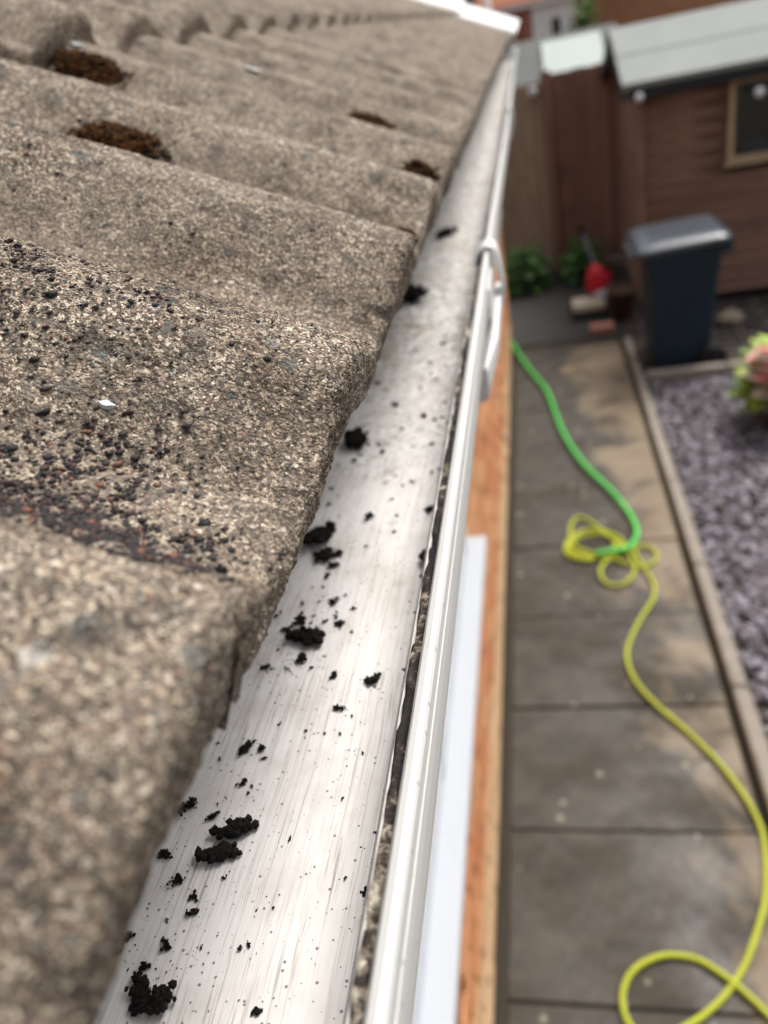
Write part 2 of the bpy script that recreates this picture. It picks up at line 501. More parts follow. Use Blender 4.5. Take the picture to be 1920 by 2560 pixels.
M_tile = mat_tile(); M_gut = mat_gutter(); M_lip = mat_lip(); M_grime = mat_grime(); M_soil = mat_soil()
M_grain = mat_tint('tile_granules', .7, .35); M_slab = mat_slab(); M_felt = mat_felt()
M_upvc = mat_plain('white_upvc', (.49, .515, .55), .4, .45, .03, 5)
M_verge = mat_plain('white_verge', (.86, .86, .85), .4, .45, .03)
M_white = mat_plain('white_plastic', (.74, .745, .73), .35, .45, .05, 20)
M_brick = mat_brick('orange_brick', [(.50, .20, .085), (.58, .27, .12), (.46, .155, .065), (.56, .30, .145), (.60, .33, .16)])
M_buff = mat_brick('buff_brick', [(.56, .36, .19), (.62, .42, .24), (.55, .33, .17), (.66, .46, .28)])
M_mortar = mat_plain('mortar', (.42, .36, .28), .9, .2, .15, 60, .3)
M_deck = mat_plain('roof_underlay', (.05, .045, .04), .9, .2)
M_shedwood = mat_wood('brown_shed_wood', (.175, .096, .066), (.31, .175, .122), 'x')
M_fdark = mat_wood('dark_fence_wood', (.085, .038, .026), (.38, .200, .145), 'z')
M_flight = mat_wood('faded_fence_wood', (.24, .160, .105), (.40, .285, .200), 'z')
M_pine = mat_wood('pine_frame', (.42, .30, .17), (.55, .41, .25), 'z')
M_black = mat_plain('black_trim', (.018, .018, .019), .6, .3)
M_bin = mat_plain('slate_blue_bin_plastic', (.012, .024, .045), .5, .3, .12, 4, .15, 350)
M_binlid = mat_plain('slate_lid_plastic', (.050, .060, .074), .30, .6, .10, 4)
M_rubber = mat_plain('black_rubber', (.012, .012, .013), .7, .3)
M_glass = mat_glass('window_glass', (.72, .76, .78))
M_kerb = mat_plain('concrete_edging', (.255, .225, .190), .88, .25, .35, 14, .4, 90)
M_green = mat_plain('green_hose_rubber', (.075, .56, .085), .5, .4, .12, 8)
M_yellow = mat_plain('yellow_hose_plastic', (.40, .44, .030), .55, .3, .14, 8)
M_cream = mat_plain('cream_stone', (.50, .44, .33), .85, .25, .2, 20, .3, 80)
M_terra = mat_plain('terracotta', (.30, .105, .055), .8, .3, .2, 14)
M_darkpot = mat_plain('brown_pot', (.075, .038, .022), .7, .3, .25, 14)
M_red = mat_plain('red_plastic', (.55, .012, .028), .35, .45, .2, 8)
M_blue = mat_plain('light_blue_plastic', (.12, .42, .58), .35, .45, .1, 8)
M_pinkb = mat_plain('pink_brick_clay', (.42, .20, .145), .9, .25, .2, 30)

# ------------------------------------------------------------------ ground, path, kerb, gravel
def sheet(name, x0, x1, y0, y1, z, mat, parent=None):
    m = MB(); m.add([(x0, y0, z), (x1, y0, z), (x1, y1, z), (x0, y1, z)], [(0, 1, 2, 3)])
    return m.build(name, mat, parent)

M_ground = mat_plain('dark_soil_ground', (.062, .052, .042), .9, .2, .4, 3, .5, 40)
tag(sheet('ground', -150, 150, -150, 150, -.03, M_ground), kind='structure')

path = sheet('path', -.30, .60, -1.2, 6.66, -.012, mat_plain('joint_sand', (.05, .043, .033), .95, .2))
tag(path, 'slabbed concrete path between brick wall and slate bed', kind='structure')
pitch_y = .588
for k in range(13):
    y0 = 1.186 + (k - 4) * pitch_y
    m = MB(); w = .0022
    dx = rnd.uniform(-.004, .004)
    m.bbox(-.272 + dx, .592 + dx, y0 + w, min(y0 + pitch_y - w, 6.65), -.05, rnd.uniform(-.003, .003), .006)
    m.build('paving_slab', M_slab, path)

yard = sheet('yard', -.7, .70, 6.68, 8.86, -.008, mat_plain('dark_tarmac', (.040, .036, .033), .75, .35, .3, 6, .5, 60))
tag(yard, kind='structure')

kerb = MB(); kerb.box(.625, .672, -1.0, 6.6, -.05, .01)
kerb = kerb.build('kerb', M_ground); tag(kerb, kind='structure')
for k in range(9):
    y0 = -.9 + k * .83
    m = MB(); m.bbox(.622 + rnd.uniform(-.004, .004), .682 + rnd.uniform(-.003, .003), y0 + .004, min(y0 + .826, 6.45), -.04, .042 + rnd.uniform(-.004, .004), .008)
    m.build('edging_block', M_kerb, kerb)

bed = sheet('slate_bed', .682, 4.0, -1.0, 5.54, .0, M_ground); tag(bed, kind='structure')
rear = sheet('rear_bed', .682, 4.0, 5.54, 7.2, -.006, mat_plain('rear_soil', (.085, .068, .060), .9, .2, .4, 9, .5, 60)); tag(rear, kind='structure')
# slate chippings: one mass of flat chips
def chips(name, n, x0, x1, y0, y1, s0, s1, z, cols):
    C = np.stack([rng.uniform(x0, x1, n), rng.uniform(y0, y1, n), z + rng.uniform(0, .018, n)], 1)
    base = (np.array([(sx, sy, sz) for sx in (-1, 1) for sy in (-1, 1) for sz in (-1, 1)], float) * (1, .7, .22),
            np.array([(0, 1, 3), (0, 3, 2), (4, 6, 7), (4, 7, 5), (0, 4, 5), (0, 5, 1), (2, 3, 7), (2, 7, 6), (0, 2, 6), (0, 6, 4), (1, 5, 7), (1, 7, 3)]))
    bv, bf = base; k = 8
    V = bv[None] * (1 + .35 * rng.uniform(-1, 1, (n, k, 3)))
    ax, ay, az = (rng.normal(0, .4, n), rng.normal(0, .4, n), rng.uniform(0, 6.283, n))
    cz, sz = np.cos(az)[:, None], np.sin(az)[:, None]
    V = V * rng.uniform(s0, s1, (n, 1, 1))
    V[..., 2] += V[..., 0] * np.tan(ax)[:, None] * .6 + V[..., 1] * np.tan(ay)[:, None] * .6
    V = np.stack([V[..., 0] * cz - V[..., 1] * sz, V[..., 0] * sz + V[..., 1] * cz, V[..., 2]], -1) + C[:, None]
    F = (bf[None] + (np.arange(n) * k)[:, None, None]).reshape(-1, 3)
    cc = np.repeat(np.array(cols)[rng.integers(0, len(cols), n)], k, 0)
    return link_mesh(name, fast_mesh(name, V.reshape(-1, 3), F, False, cc), mat_tint('slate_tint', .55, .4))
cs = chips('slate_chippings', 9000, .69, 2.3, .9, 5.5, .012, .028, .005,
           [(.135, .118, .140), (.19, .170, .20), (.25, .228, .265), (.11, .095, .11), (.31, .29, .32), (.17, .14, .155)])
tag(cs, 'plum grey slate chippings filling the bed beside the path', 'gravel', kind='stuff')
cs2 = chips('loose_stones', 900, .70, 2.4, 5.75, 7.05, .010, .024, .0, [(.09, .075, .072), (.15, .125, .12), (.06, .05, .046), (.22, .19, .17)])
tag(cs2, 'dark loose stones scattered on soil around the bin', 'gravel', kind='stuff')

bb = empty('bed_border', (1.1, 5.58, 0))
tag(bb, 'low concrete edging across the slate bed in front of the bin', 'edging')
for k in range(4):
    m = MB(); m.bbox(.695 + k * .56, .695 + k * .56 + .554, 5.545 + k * .008, 5.625 + k * .008, -.04, .075 + rnd.uniform(-.004, .004), .012)
    m.build('edging_block', M_kerb, bb)

# ------------------------------------------------------------------ house: roof, wall, sill
PITCH, TILT = R(27.8), R(24.1)
EX, EZ, GAUGE = -.0705, CAMZ - .115, .288
TP, TA, TT = .132, .0220, .021                 # roll pitch, roll height, tile thickness
TW = 2 * TP; YB = .099                        # tile width, a joint between two tiles
HY0, HY1 = -2.01, 4.59                        # house along Y
u30 = Vector((-math.cos(PITCH), 0, math.sin(PITCH)))

house = empty('house', (-.319, 0, 0))
tag(house, 'orange brick house with mossy brown concrete tiled roof above the gutter', 'house')

def tile_profile(y):
    s = .5 + .5 * np.cos(2 * np.pi * (y + .02) / TP)
    s = np.clip((s - .06) / .90, 0, 1)
    return s ** .95

def tile_mesh(name, dy, dr, rmax, disp, seed):
    pts = [(.05, 0), (.004, 0), (.0012, .0012), (0, .004), (0, TT - .0045)]
    for a in np.linspace(0, 90, 7)[1:]:
        pts.append((.0045 - .0045 * math.cos(R(a)), TT - .0045 + .0045 * math.sin(R(a))))
    pts.append((rmax, TT))
    P = np.array(pts); L = np.r_[0, np.cumsum(np.hypot(*np.diff(P, axis=0).T))]
    if disp:
        # finer where seen: even spacing
        t = np.arange(.03, L[-1], dr)
    else:
        t = np.unique(np.r_[L, np.linspace(L[-2], L[-1], 5)])
    r = np.interp(t, L, P[:, 0]); n = np.interp(t, L, P[:, 1])
    y = np.linspace(.0004, TW + .007, max(24, int(TW / dy)))
    Y, Rr = np.meshgrid(y, r, indexing='ij'); _, Nn = np.meshgrid(y, n, indexing='ij')
    s = tile_profile(Y)
    k = .35 + .65 * np.clip(Nn / TT, 0, 1)
    Z = Nn + TA * s * k + .0012 * np.clip((Y - TW + .014) / .008, 0, 1)
    X = -Rr
    V = np.stack([X, Y, Z], -1)
    if disp:
        du = np.gradient(V, axis=0); dv = np.gradient(V, axis=1)
        N = np.cross(dv, du); N /= np.linalg.norm(N, axis=-1, keepdims=True) + 1e-12
        if N[len(y) // 2, -1, 2] < 0: N = -N
        Q = V.reshape(-1, 3) + seed * .73
        h = .0007 * vnoise(Q, 45, 1) + .00050 * vnoise(Q, 210, 2) + .00048 * vnoise(Q, 480, 3) + .00050 * vnoise(Q, 820, 4)
        pit = np.clip(vnoise(Q, 160, 5) - .45, 0, 1) * .0022
        h = (h - pit).reshape(Y.shape)
        edge = np.exp(-np.clip(Rr, 0, 1) / .010)
        h = h * (1 + .25 * edge) - edge * np.clip(vnoise(Q, 85, 6), 0, 1).reshape(Y.shape) * .0009
        V = V + N * h[..., None]
    # the side of the tile, turned down at the lap
    side = V[-1:].copy(); side[..., 1] += .0012; side[..., 2] = np.maximum(side[..., 2] - .013, .35 * TA * s[-1, 0])
    start = V[:1].copy(); start[..., 2] = np.maximum(start[..., 2] - .022, .35 * TA * s[0, 0]); start[..., 1] -= .0004
    V = np.concatenate([start, V, side], 0)
    ny, nr = V.shape[:2]
    I = np.arange(ny * nr).reshape(ny, nr)
    F = np.stack([I[:-1, :-1], I[1:, :-1], I[1:, 1:], I[:-1, 1:]], -1).reshape(-1, 4)
    # make sure the top faces up
    a, b, c = V.reshape(-1, 3)[F[3 * (nr - 1) - 2][:3]]
    if np.cross(b - a, c - a)[2] < 0: F = F[:, ::-1]
    me = fast_mesh(name, V.reshape(-1, 3), F, True)
    me.materials.append(M_tile)
    return me

deck = MB()
NC = 8
top = Vector((EX, 0, EZ)) + u30 * (NC * GAUGE + .04) + Vector((0, 0, -.02))
lo = Vector((EX - .05, 0, EZ + .012))
bk = Vector((2 * top.x - lo.x, 0, lo.z))
deck.sweep([(lo.x, lo.z), (top.x, top.z), (bk.x, bk.z), (bk.x, bk.z - .04), (top.x, top.z - .05), (lo.x, lo.z - .03)], HY0 + .02, HY1 - .02)
roof = deck.build('roof', M_deck, house)

me_far = tile_mesh('roof_tile', .0095, .02, GAUGE + .06, False, 0)
near_meshes = {}
def tile_at(course, k, me):
    o = bpy.data.objects.new('roof_tile', me); col.objects.link(o); o.parent = roof
    e = Vector((EX, 0, EZ)) + u30 * (GAUGE * course)
    y0 = YB + k * TW
    o.location = (e.x + .319 + rnd.uniform(-.002, .002) - .319 * 0 , y0, e.z)
    o.rotation_euler = (rnd.uniform(-.002, .002), TILT + rnd.uniform(-.002, .002), rnd.uniform(-.003, .003))
    if (course, k) == (0, -1): e = e + Vector((-.0012, 0, .0))
    o.location.z = e.z
    o.location.x = e.x + (rnd.uniform(-.003, .003) if course else rnd.uniform(-.0008, .0008))
    return o
KMIN, KMAX = -8, 16
NEAR = {(0, -1): (.0011, .0012, .15), (0, 0): (.0011, .0012, .33), (0, 1): (.0017, .0018, .33), (0, 2): (.0022, .0022, .33), (0, 3): (.003, .003, .33), (1, 0): (.003, .003, .33), (1, 1): (.003, .003, .33), (1, 2): (.004, .004, .33)}
for c in range(NC):
    for k in range(KMIN, KMAX + 1):
        key = (c, k)
        if key in NEAR:
            dy, dr, rm = NEAR[key]
            rm = GAUGE + .05
            me = tile_mesh('roof_tile', dy, dr, rm, True, 3 + c * 31 + k)
        else:
            me = me_far
        tile_at(c, k, me)
# roof part is a child of the house at (-.319,0,0): keep tile coordinates in world space
# ridge tiles
m = MB()
prof = [(.10 * math.cos(a), .07 * math.sin(a)) for a in np.linspace(0, math.pi, 11)] + [(.085 * math.cos(a), .055 * math.sin(a)) for a in np.linspace(math.pi, 0, 11)]
m.sweep(prof, 0, .44)
me_r = m.mesh('ridge_tile', True); me_r.materials.append(M_tile)
for k in range(16):
    o = bpy.data.objects.new('ridge_tile', me_r); col.objects.link(o); o.parent = roof
    o.location = (top.x, HY0 + k * .452, top.z + .03)

# white verge caps stepping up the far gable, one to each course
vm = MB()
pv = [(-.075, .020), (-.070, .046), (-.005, .098), (.035, .098), (.035, -.060), (.020, -.060), (.018, .015)]  # inner face slanted so that it catches sky light and looks whiter
npv = len(pv)
vm.add([(xx, a, b) for xx in (-.312, .022) for a, b in pv], [tuple(range(npv)), tuple(range(2 * npv - 1, npv - 1, -1))] + [(i, npv + i, npv + (i + 1) % npv, (i + 1) % npv) for i in range(npv)])
me_v = vm.mesh('verge_cap'); me_v.materials.append(M_verge)
for c in range(NC):
    e = Vector((EX, 0, EZ)) + u30 * (GAUGE * c)
    o = bpy.data.objects.new('verge_cap', me_v); col.objects.link(o); o.parent = house
    o.location = (e.x + .319, HY1 - .02, e.z); o.rotation_euler = (0, TILT, 0)

# walls
WX = -.319
wall = MB(); wall.box(WX - .12, WX - .006, HY0, HY1 - .1, -.05, EZ - .03)
wall = wall.build('wall', mat_bricktex('brick_courses', (.48, .20, .09), (.56, .29, .14), (.42, .36, .28), 'y'), house)
gw = MB(); gw.add([(WX - .12, HY1 - .1, -.05), (bk.x + .3, HY1 - .1, -.05), (bk.x + .3, HY1 - .1, lo.z - .05), (top.x, HY1 - .1, top.z - .08), (WX - .12, HY1 - .1, lo.z + .04)], [(0, 1, 2, 3, 4)])
gw.build('gable_wall', mat_bricktex('gable_brick', (.48, .20, .09), (.56, .29, .14), (.42, .36, .28)), house)
bm_ = MB(); bm_.bbox(-.006, .006, -.1075, .1075, -.0325, .0325, .003)
me_b = bm_.mesh('brick'); me_b.materials.append(M_brick)
me_b2 = bm_.mesh('brick'); me_b2.materials.append(M_buff)
for cz in range(15):
    for ky in range(19):
        y = .95 + ky * .225 + (.1125 if cz % 2 else 0)
        if y > HY1 - .22: continue
        z = .04 + cz * .075
        o = bpy.data.objects.new('brick', me_b2 if cz < 4 else me_b); col.objects.link(o); o.parent = wall
        o.location = (WX + rnd.uniform(-.0015, .0015), y, z)
gwl = MB(); gwl.box(WX - .22, WX - .006, HY1 - .098, 6.95, -.05, 1.06)
gwl = gwl.build('garden_wall', M_mortar); tag(gwl, 'low brick garden wall continuing the house wall along the path', 'wall')
for cz in range(14):
    for ky in range(11):
        y = HY1 + .02 + ky * .225 + (.1125 if cz % 2 else 0)
        if y > 6.84: continue
        o = bpy.data.objects.new('brick', me_b2 if cz < 4 else me_b); col.objects.link(o); o.parent = gwl
        o.location = (WX + rnd.uniform(-.0015, .0015), y, .04 + cz * .075)
m = MB(); m.bbox(WX - .25, WX + .02, HY1 - .06, 6.98, 1.062, 1.11, .01); m.build('coping', M_kerb, gwl)
fm = MB(); fm.box(-.196, -.176, HY0 + .03, HY1 - .04, CAMZ - .30, CAMZ - .132); fm.build('fascia_board', M_upvc, house)
fm = MB(); fm.box(WX - .01, -.197, HY0 + .03, HY1 - .04, CAMZ - .297, CAMZ - .287); fm.build('soffit_board', M_upvc, house)
# window with projecting white sill
wy0, wy1 = .30, 2.15
wz = CAMZ - 1.45
win = empty('window', (0, 0, 0)); win.parent = house; win.location = (.319, 0, 0)
m = MB(); m.bbox(WX - .02, -.2510, wy0 - .06, wy1, wz - .035, wz, .006); m.build('sill', M_upvc, win)
for (a, b, z0, z1) in ((wy0, wy0 + .07, wz, wz + 1.0), (wy1 - .13, wy1 - .06, wz, wz + 1.0), (1.15, 1.22, wz, wz + 1.0)):
    m = MB(); m.bbox(WX - .03, WX + .012, a, b, z0 + .002, z1, .004); m.build('frame', M_upvc, win)
for (z0, z1) in ((wz + .003, wz + .07), (wz + .93, wz + .998)):
    m = MB(); m.bbox(WX - .028, WX + .010, wy0 + .071, wy1 - .131, z0, z1, .004); m.build('frame', M_upvc, win)
m = MB(); m.box(WX - .004, WX + .004, wy0 + .07, wy1 - .13, wz + .07, wz + .93); m.build('pane', mat_plain('dark_window_glass', (.03, .035, .04), .05, .6), win)

# mineral granules left on the near tiles (dark, brown and red), and pale sand grains
def on_tile(Y, r):
    """world points on the first course's surface"""
    e = np.array([EX, 0, EZ]); ct, st = math.cos(TILT), math.sin(TILT)
    yl = (Y - YB) % TW
    n = TT + TA * tile_profile(yl)
    return np.stack([e[0] - ct * r + st * n, Y, e[2] + st * r + ct * n], 1)
cl = [(.123, .054, .006, 300), (.134, .055, .007, 200), (.127, .046, .006, 330), (.134, .044, .006, 240), (.127, .036, .005, 220), (.144, .036, .006, 130), (.117, .024, .004, 160), (.118, .032, .005, 260), (.117, .015, .003, 110),
      (.152, .054, .009, 200), (.152, .062, .008, 160), (.145, .066, .009, 260), (.207, .100, .016, 260), (.224, .101, .016, 200), (.207, .061, .012, 140), (.186, .070, .012, 120), (.137, .016, .004, 60), (.141, .066, .008, 180), (.158, .044, .008, 120), (.144, .029, .006, 70), (.132, .018, .005, 60), (.25, .13, .03, 160), (.28, .07, .03, 90)]
Yg, rg = [], []
for y, r, s, n in cl:
    n = int(n * .62); ns = rng.normal(0, 1.15, (n, 2)); Yg += list(y + ns[:, 0] * s * .75); rg += list(np.abs(r + ns[:, 1] * s))
n = 450
Yg += list(rng.uniform(.03, .45, n)); rg += list(rng.uniform(.003, .2, n))
Yg, rg = np.array(Yg), np.array(rg)
pal = np.array([(.020, .016, .017), (.030, .022, .022), (.045, .028, .026), (.015, .014, .016), (.060, .032, .026), (.024, .022, .023), (.035, .020, .020), (.20, .085, .055)])
ci = rng.choice(len(pal), len(Yg), p=[.20, .2, .14, .14, .09, .10, .07, .06])
g = scatter_grains('mineral_granules', on_tile(Yg, rg) + rng.normal(0, .00015, (len(Yg), 3)), np.exp(rng.normal(-7.25, .33, len(Yg))), ICO0, pal[ci], .45, .5, roof, M_grain)
g['kind'] = 'stuff'
n = 15000
Yg = .02 + .45 * rng.random(n) ** 1.3; rg = rng.uniform(-.001, .20, n)
pal2 = np.array([(.42, .36, .26), (.30, .25, .18), (.20, .165, .12), (.10, .08, .065), (.05, .043, .037), (.55, .50, .40), (.16, .17, .165), (.30, .20, .15)])
ci = rng.choice(len(pal2), n, p=[.2, .22, .2, .13, .09, .07, .05, .04])
g = scatter_grains('sand_grains', on_tile(Yg, np.abs(rg)) + rng.normal(0, .0002, (n, 3)), rng.uniform(.00022, .00062, n), OCT, pal2[ci], .3, .8, roof, M_grain)
g['kind'] = 'stuff'

# ------------------------------------------------------------------ gutter
gut = empty('gutter', (-.105, 0, CAMZ - .21))
tag(gut, 'white plastic gutter with brush streaks and black soil crumbs under the roof edge', 'gutter')
def floor_z(x):
    return CAMZ - .207 if x < -.0640 else CAMZ - .207 + .047 * min(1, (x + .0640) / .0152)
def bow(y):
    k = max(0, min(1, (y - .62) / .9)); return (.004 * k * k * (3 - 2 * k), .012 * max(0, y - .7) / 3.8)
inner = [(-.1735, CAMZ - .136), (-.1720, CAMZ - .170), (-.170, CAMZ - .190), (-.164, CAMZ - .201), (-.152, CAMZ - .207), (-.12, CAMZ - .2072), (-.095, CAMZ - .2072)] + \
        [(x, floor_z(x)) for x in (-.0640, -.0628, -.0560, -.0488)]
outer = [(-.0475, CAMZ - .1625), (-.0440, CAMZ - .166), (-.0425, CAMZ - .185), (-.0475, CAMZ - .198), (-.060, CAMZ - .2095), (-.155, CAMZ - .2105), (-.172, CAMZ - .203), (-.176, CAMZ - .190), (-.1765, CAMZ - .136)]
def gutter_part(name, y0, y1, mat, prof, ny, smooth=False):
    m = MB(); m.sweep(prof, y0, y1, ny, True, bow)
    me = m.mesh(name, smooth); return link_mesh(name, me, mat, gut)
gutter_part('channel', -1.9, .628, M_gut, inner + outer, 30)
gutter_part('channel', 0.632, 4.60, M_gut, inner + outer, 60)
# rim: a small ledge, a rounded top and an outer face with a fine groove
rim = [(-.0437, CAMZ - .1560), (-.0433, CAMZ - .1530), (-.0424, CAMZ - .1518), (-.0406, CAMZ - .1512), (-.0392, CAMZ - .1518), (-.0386, CAMZ - .1532), (-.0385, CAMZ - .1575), (-.0390, CAMZ - .1583), (-.0384, CAMZ - .1590),
       (-.0383, CAMZ - .1640), (-.0388, CAMZ - .1720), (-.0398, CAMZ - .1790), (-.0412, CAMZ - .1830), (-.0422, CAMZ - .1845), (-.0423, CAMZ - .170), (-.0437, CAMZ - .166)]
for a, b, n in ((-1.9, .628, 20), (0.632, 4.60, 60)):
    gutter_part('rim', a, b, M_lip, rim, n)
# grime packed into the groove behind the rim
gy = np.arange(-.05, 2.2, .0016); gx = np.linspace(-.0488, -.0434, 8)
GY, GX = np.meshgrid(gy, gx, indexing='ij')
GZ = CAMZ - .1605 + .0012 * np.sin((GX + .05) / .0066 * np.pi)
Q = np.stack([GX, GY, GZ], -1).reshape(-1, 3)
GZ = GZ + (.0012 * vnoise(Q, 120, 8) + .0009 * vnoise(Q, 420, 9)).reshape(GX.shape)
GZ[:, 0] -= .004; 
bo = np.array([bow(y)[0] for y in gy])[:, None]
V = np.stack([GX + bo + .0007 * vnoise(Q, 150, 10).reshape(GX.shape), GY, GZ], -1).reshape(-1, 3)
I = np.arange(GX.size).reshape(GX.shape)
F = np.stack([I[:-1, :-1], I[:-1, 1:], I[1:, 1:], I[1:, :-1]], -1).reshape(-1, 4)
o = link_mesh('grime_line', fast_mesh('grime_line', V, F, True), M_grime, gut); o['kind'] = 'stuff'
o['label'] = 'dark and cream grime caught behind the gutter rim'

# pale lumpy silt lying in the far half of the channel
sy = np.arange(.36, 3.2, .0026); sx = np.linspace(-.150, -.0640, 44)
SYg, SXg = np.meshgrid(sy, sx, indexing='ij')
Q = np.stack([SXg, SYg, SYg * 0], -1).reshape(-1, 3)
hh = (.0011 * vnoise(Q, 70, 21) + .0011 * vnoise(Q, 150, 22) + .0006 * vnoise(Q, 330, 23)).reshape(SXg.shape)
hh = hh + np.clip((SYg - .42) / .35, -1, 1) * .0007 - .0006
bz = np.array([bow(y) for y in sy])
V = np.stack([SXg + bz[:, :1], SYg, CAMZ - .2072 + bz[:, 1:] + np.clip(hh, -.0016, .0022)], -1).reshape(-1, 3)
I = np.arange(SXg.size).reshape(SXg.shape)
F = np.stack([I[:-1, :-1], I[:-1, 1:], I[1:, 1:], I[1:, :-1]], -1).reshape(-1, 4)
ts = NT('pale_silt'); pp = ts.pos(False)
cs_ = ts.mix(ts.ramp(ts.noise(pp, 120, 4, .65), [(.40, 0.0), (.62, 1.0)]), (.52, .50, .47), (.88, .865, .84))
cs_ = ts.mix(ts.ramp(ts.noise(pp, 210, 3, .6), [(.57, 0.0), (.66, .9)]), cs_, (.09, .08, .07))
cs_ = ts.mix(ts.ramp(ts.noise(pp, 16, 2), [(.58, 0.0), (.68, .5)]), cs_, (.40, .33, .24))
ts.bump(ts.noise(pp, 420, 3), .5, .001)
o = link_mesh('silt_deposit', fast_mesh('silt_deposit', V, F, True), ts.done(cs_, .85, .2), gut); o['kind'] = 'stuff'; o['label'] = 'pale lumpy silt dried on the far half of the gutter floor'

# union clip: a strap hooked over the rim that bulges out and runs under the gutter
def strap(name, pts, y0, y1, th, mat):
    m = MB(); P = [Vector((p[0], 0, p[1])) for p in pts]
    P = catmull(P, 5); L, Rr_ = [], []
    for i, p in enumerate(P):
        t = (P[min(i + 1, len(P) - 1)] - P[max(i - 1, 0)]).normalized(); nn = Vector((-t.z, 0, t.x))
        L.append((p + nn * th / 2)); Rr_.append((p - nn * th / 2))
    prof = [(p.x, p.z) for p in L] + [(p.x, p.z) for p in reversed(Rr_)]
    m.sweep(prof, y0, y1, 2)
    return m.build(name, mat, gut)
cz_ = CAMZ
strap('union_strap', [(-.0505, cz_ - .162), (-.0475, cz_ - .1535), (-.0410, cz_ - .1490), (-.0350, cz_ - .1520), (-.0322, cz_ - .166), (-.0315, cz_ - .184), (-.0330, cz_ - .196)], .616, .640, .0026, M_white)
m = MB()
usec = [(-.0425, cz_ - .1925), (-.0385, cz_ - .1870), (-.0360, cz_ - .1855), (-.0338, cz_ - .1860), (-.0328, cz_ - .1890), (-.0335, cz_ - .1985), (-.0370, cz_ - .2085), (-.060, cz_ - .2150), (-.171, cz_ - .2160), (-.171, cz_ - .2125), (-.060, cz_ - .2115), (-.047, cz_ - .2010)]
nU = 14; vs = []
for jj in range(nU):
    yy = .470 + (.648 - .470) * jj / (nU - 1); kk = min(1, .25 + jj / 5.0)
    for (px, pz) in usec:
        dxx = max(0, px + .043)
        vs.append((px - dxx * (1 - kk) * .8, yy, pz - dxx * (1 - kk) * .5))
nn_ = len(usec)
m.add(vs, [(a * nn_ + b, a * nn_ + (b + 1) % nn_, (a + 1) * nn_ + (b + 1) % nn_, (a + 1) * nn_ + b) for a in range(nU - 1) for b in range(nn_)] + [tuple(range(nn_)), tuple((nU - 1) * nn_ + b for b in range(nn_ - 1, -1, -1))])
m.build('union_bracket', M_white, gut)
m = MB(); m.bbox(-.0395, -.0372, .545, .600, cz_ - .1835, cz_ - .1600, .001); m.build('bracket_web', M_white, gut)
for yb in (1.62, 2.6, 3.6, 4.5):
    ox, oz_ = bow(yb); cz_ = CAMZ + oz_
    strap('support_bracket', [(-.170 + ox, cz_ - .214), (-.12 + ox, cz_ - .2140), (-.066 + ox, cz_ - .2135), (-.047 + ox, cz_ - .203), (-.0375 + ox, cz_ - .186), (-.0345 + ox, cz_ - .165), (-.0365 + ox, cz_ - .150), (-.0425 + ox, cz_ - .149)], yb - .02, yb + .02, .004, M_white)

# ------------------------------------------------------------------ soil in the gutter
def clump(name, x, y, z, r, seed, elong=1.0, ang=0.0, n=None):
    rs = np.random.default_rng(seed)
    n = n or int(np.clip(12 + r * 11000, 10, 110))
    bv, bf = ICO0
    C = [np.zeros(3)]
    for i in range(n - 1):
        b = C[rs.integers(0, len(C))]
        d = rs.normal(0, 1, 3); d[2] *= .22; d /= np.linalg.norm(d)
        C.append(b + d * rs.uniform(.8, 1.7) * .32)
    C = np.array(C); C[:, 0] *= elong
    ext = np.abs(C[:, :2]).max() + .3
    C = C / ext
    ca, sa = math.cos(ang), math.sin(ang)
    C = np.stack([C[:, 0] * ca - C[:, 1] * sa, C[:, 0] * sa + C[:, 1] * ca, C[:, 2] * .6], 1)
    S = rs.uniform(.5, 1.25, n) * (.30 if n < 14 else .22 if n < 40 else .15)
    V = bv[None] * (1 + .38 * rs.uniform(-1, 1, (n, len(bv), 1))) * S[:, None, None] + C[:, None]
    V = V.reshape(-1, 3) * r
    V[:, 2] -= V[:, 2].min() + r * .05
    F = (bf[None] + (np.arange(n) * len(bv))[:, None, None]).reshape(-1, 3)
    o = link_mesh(name, fast_mesh(name, V, F, False), M_soil)
    o.location = (x, y, z)
    return o
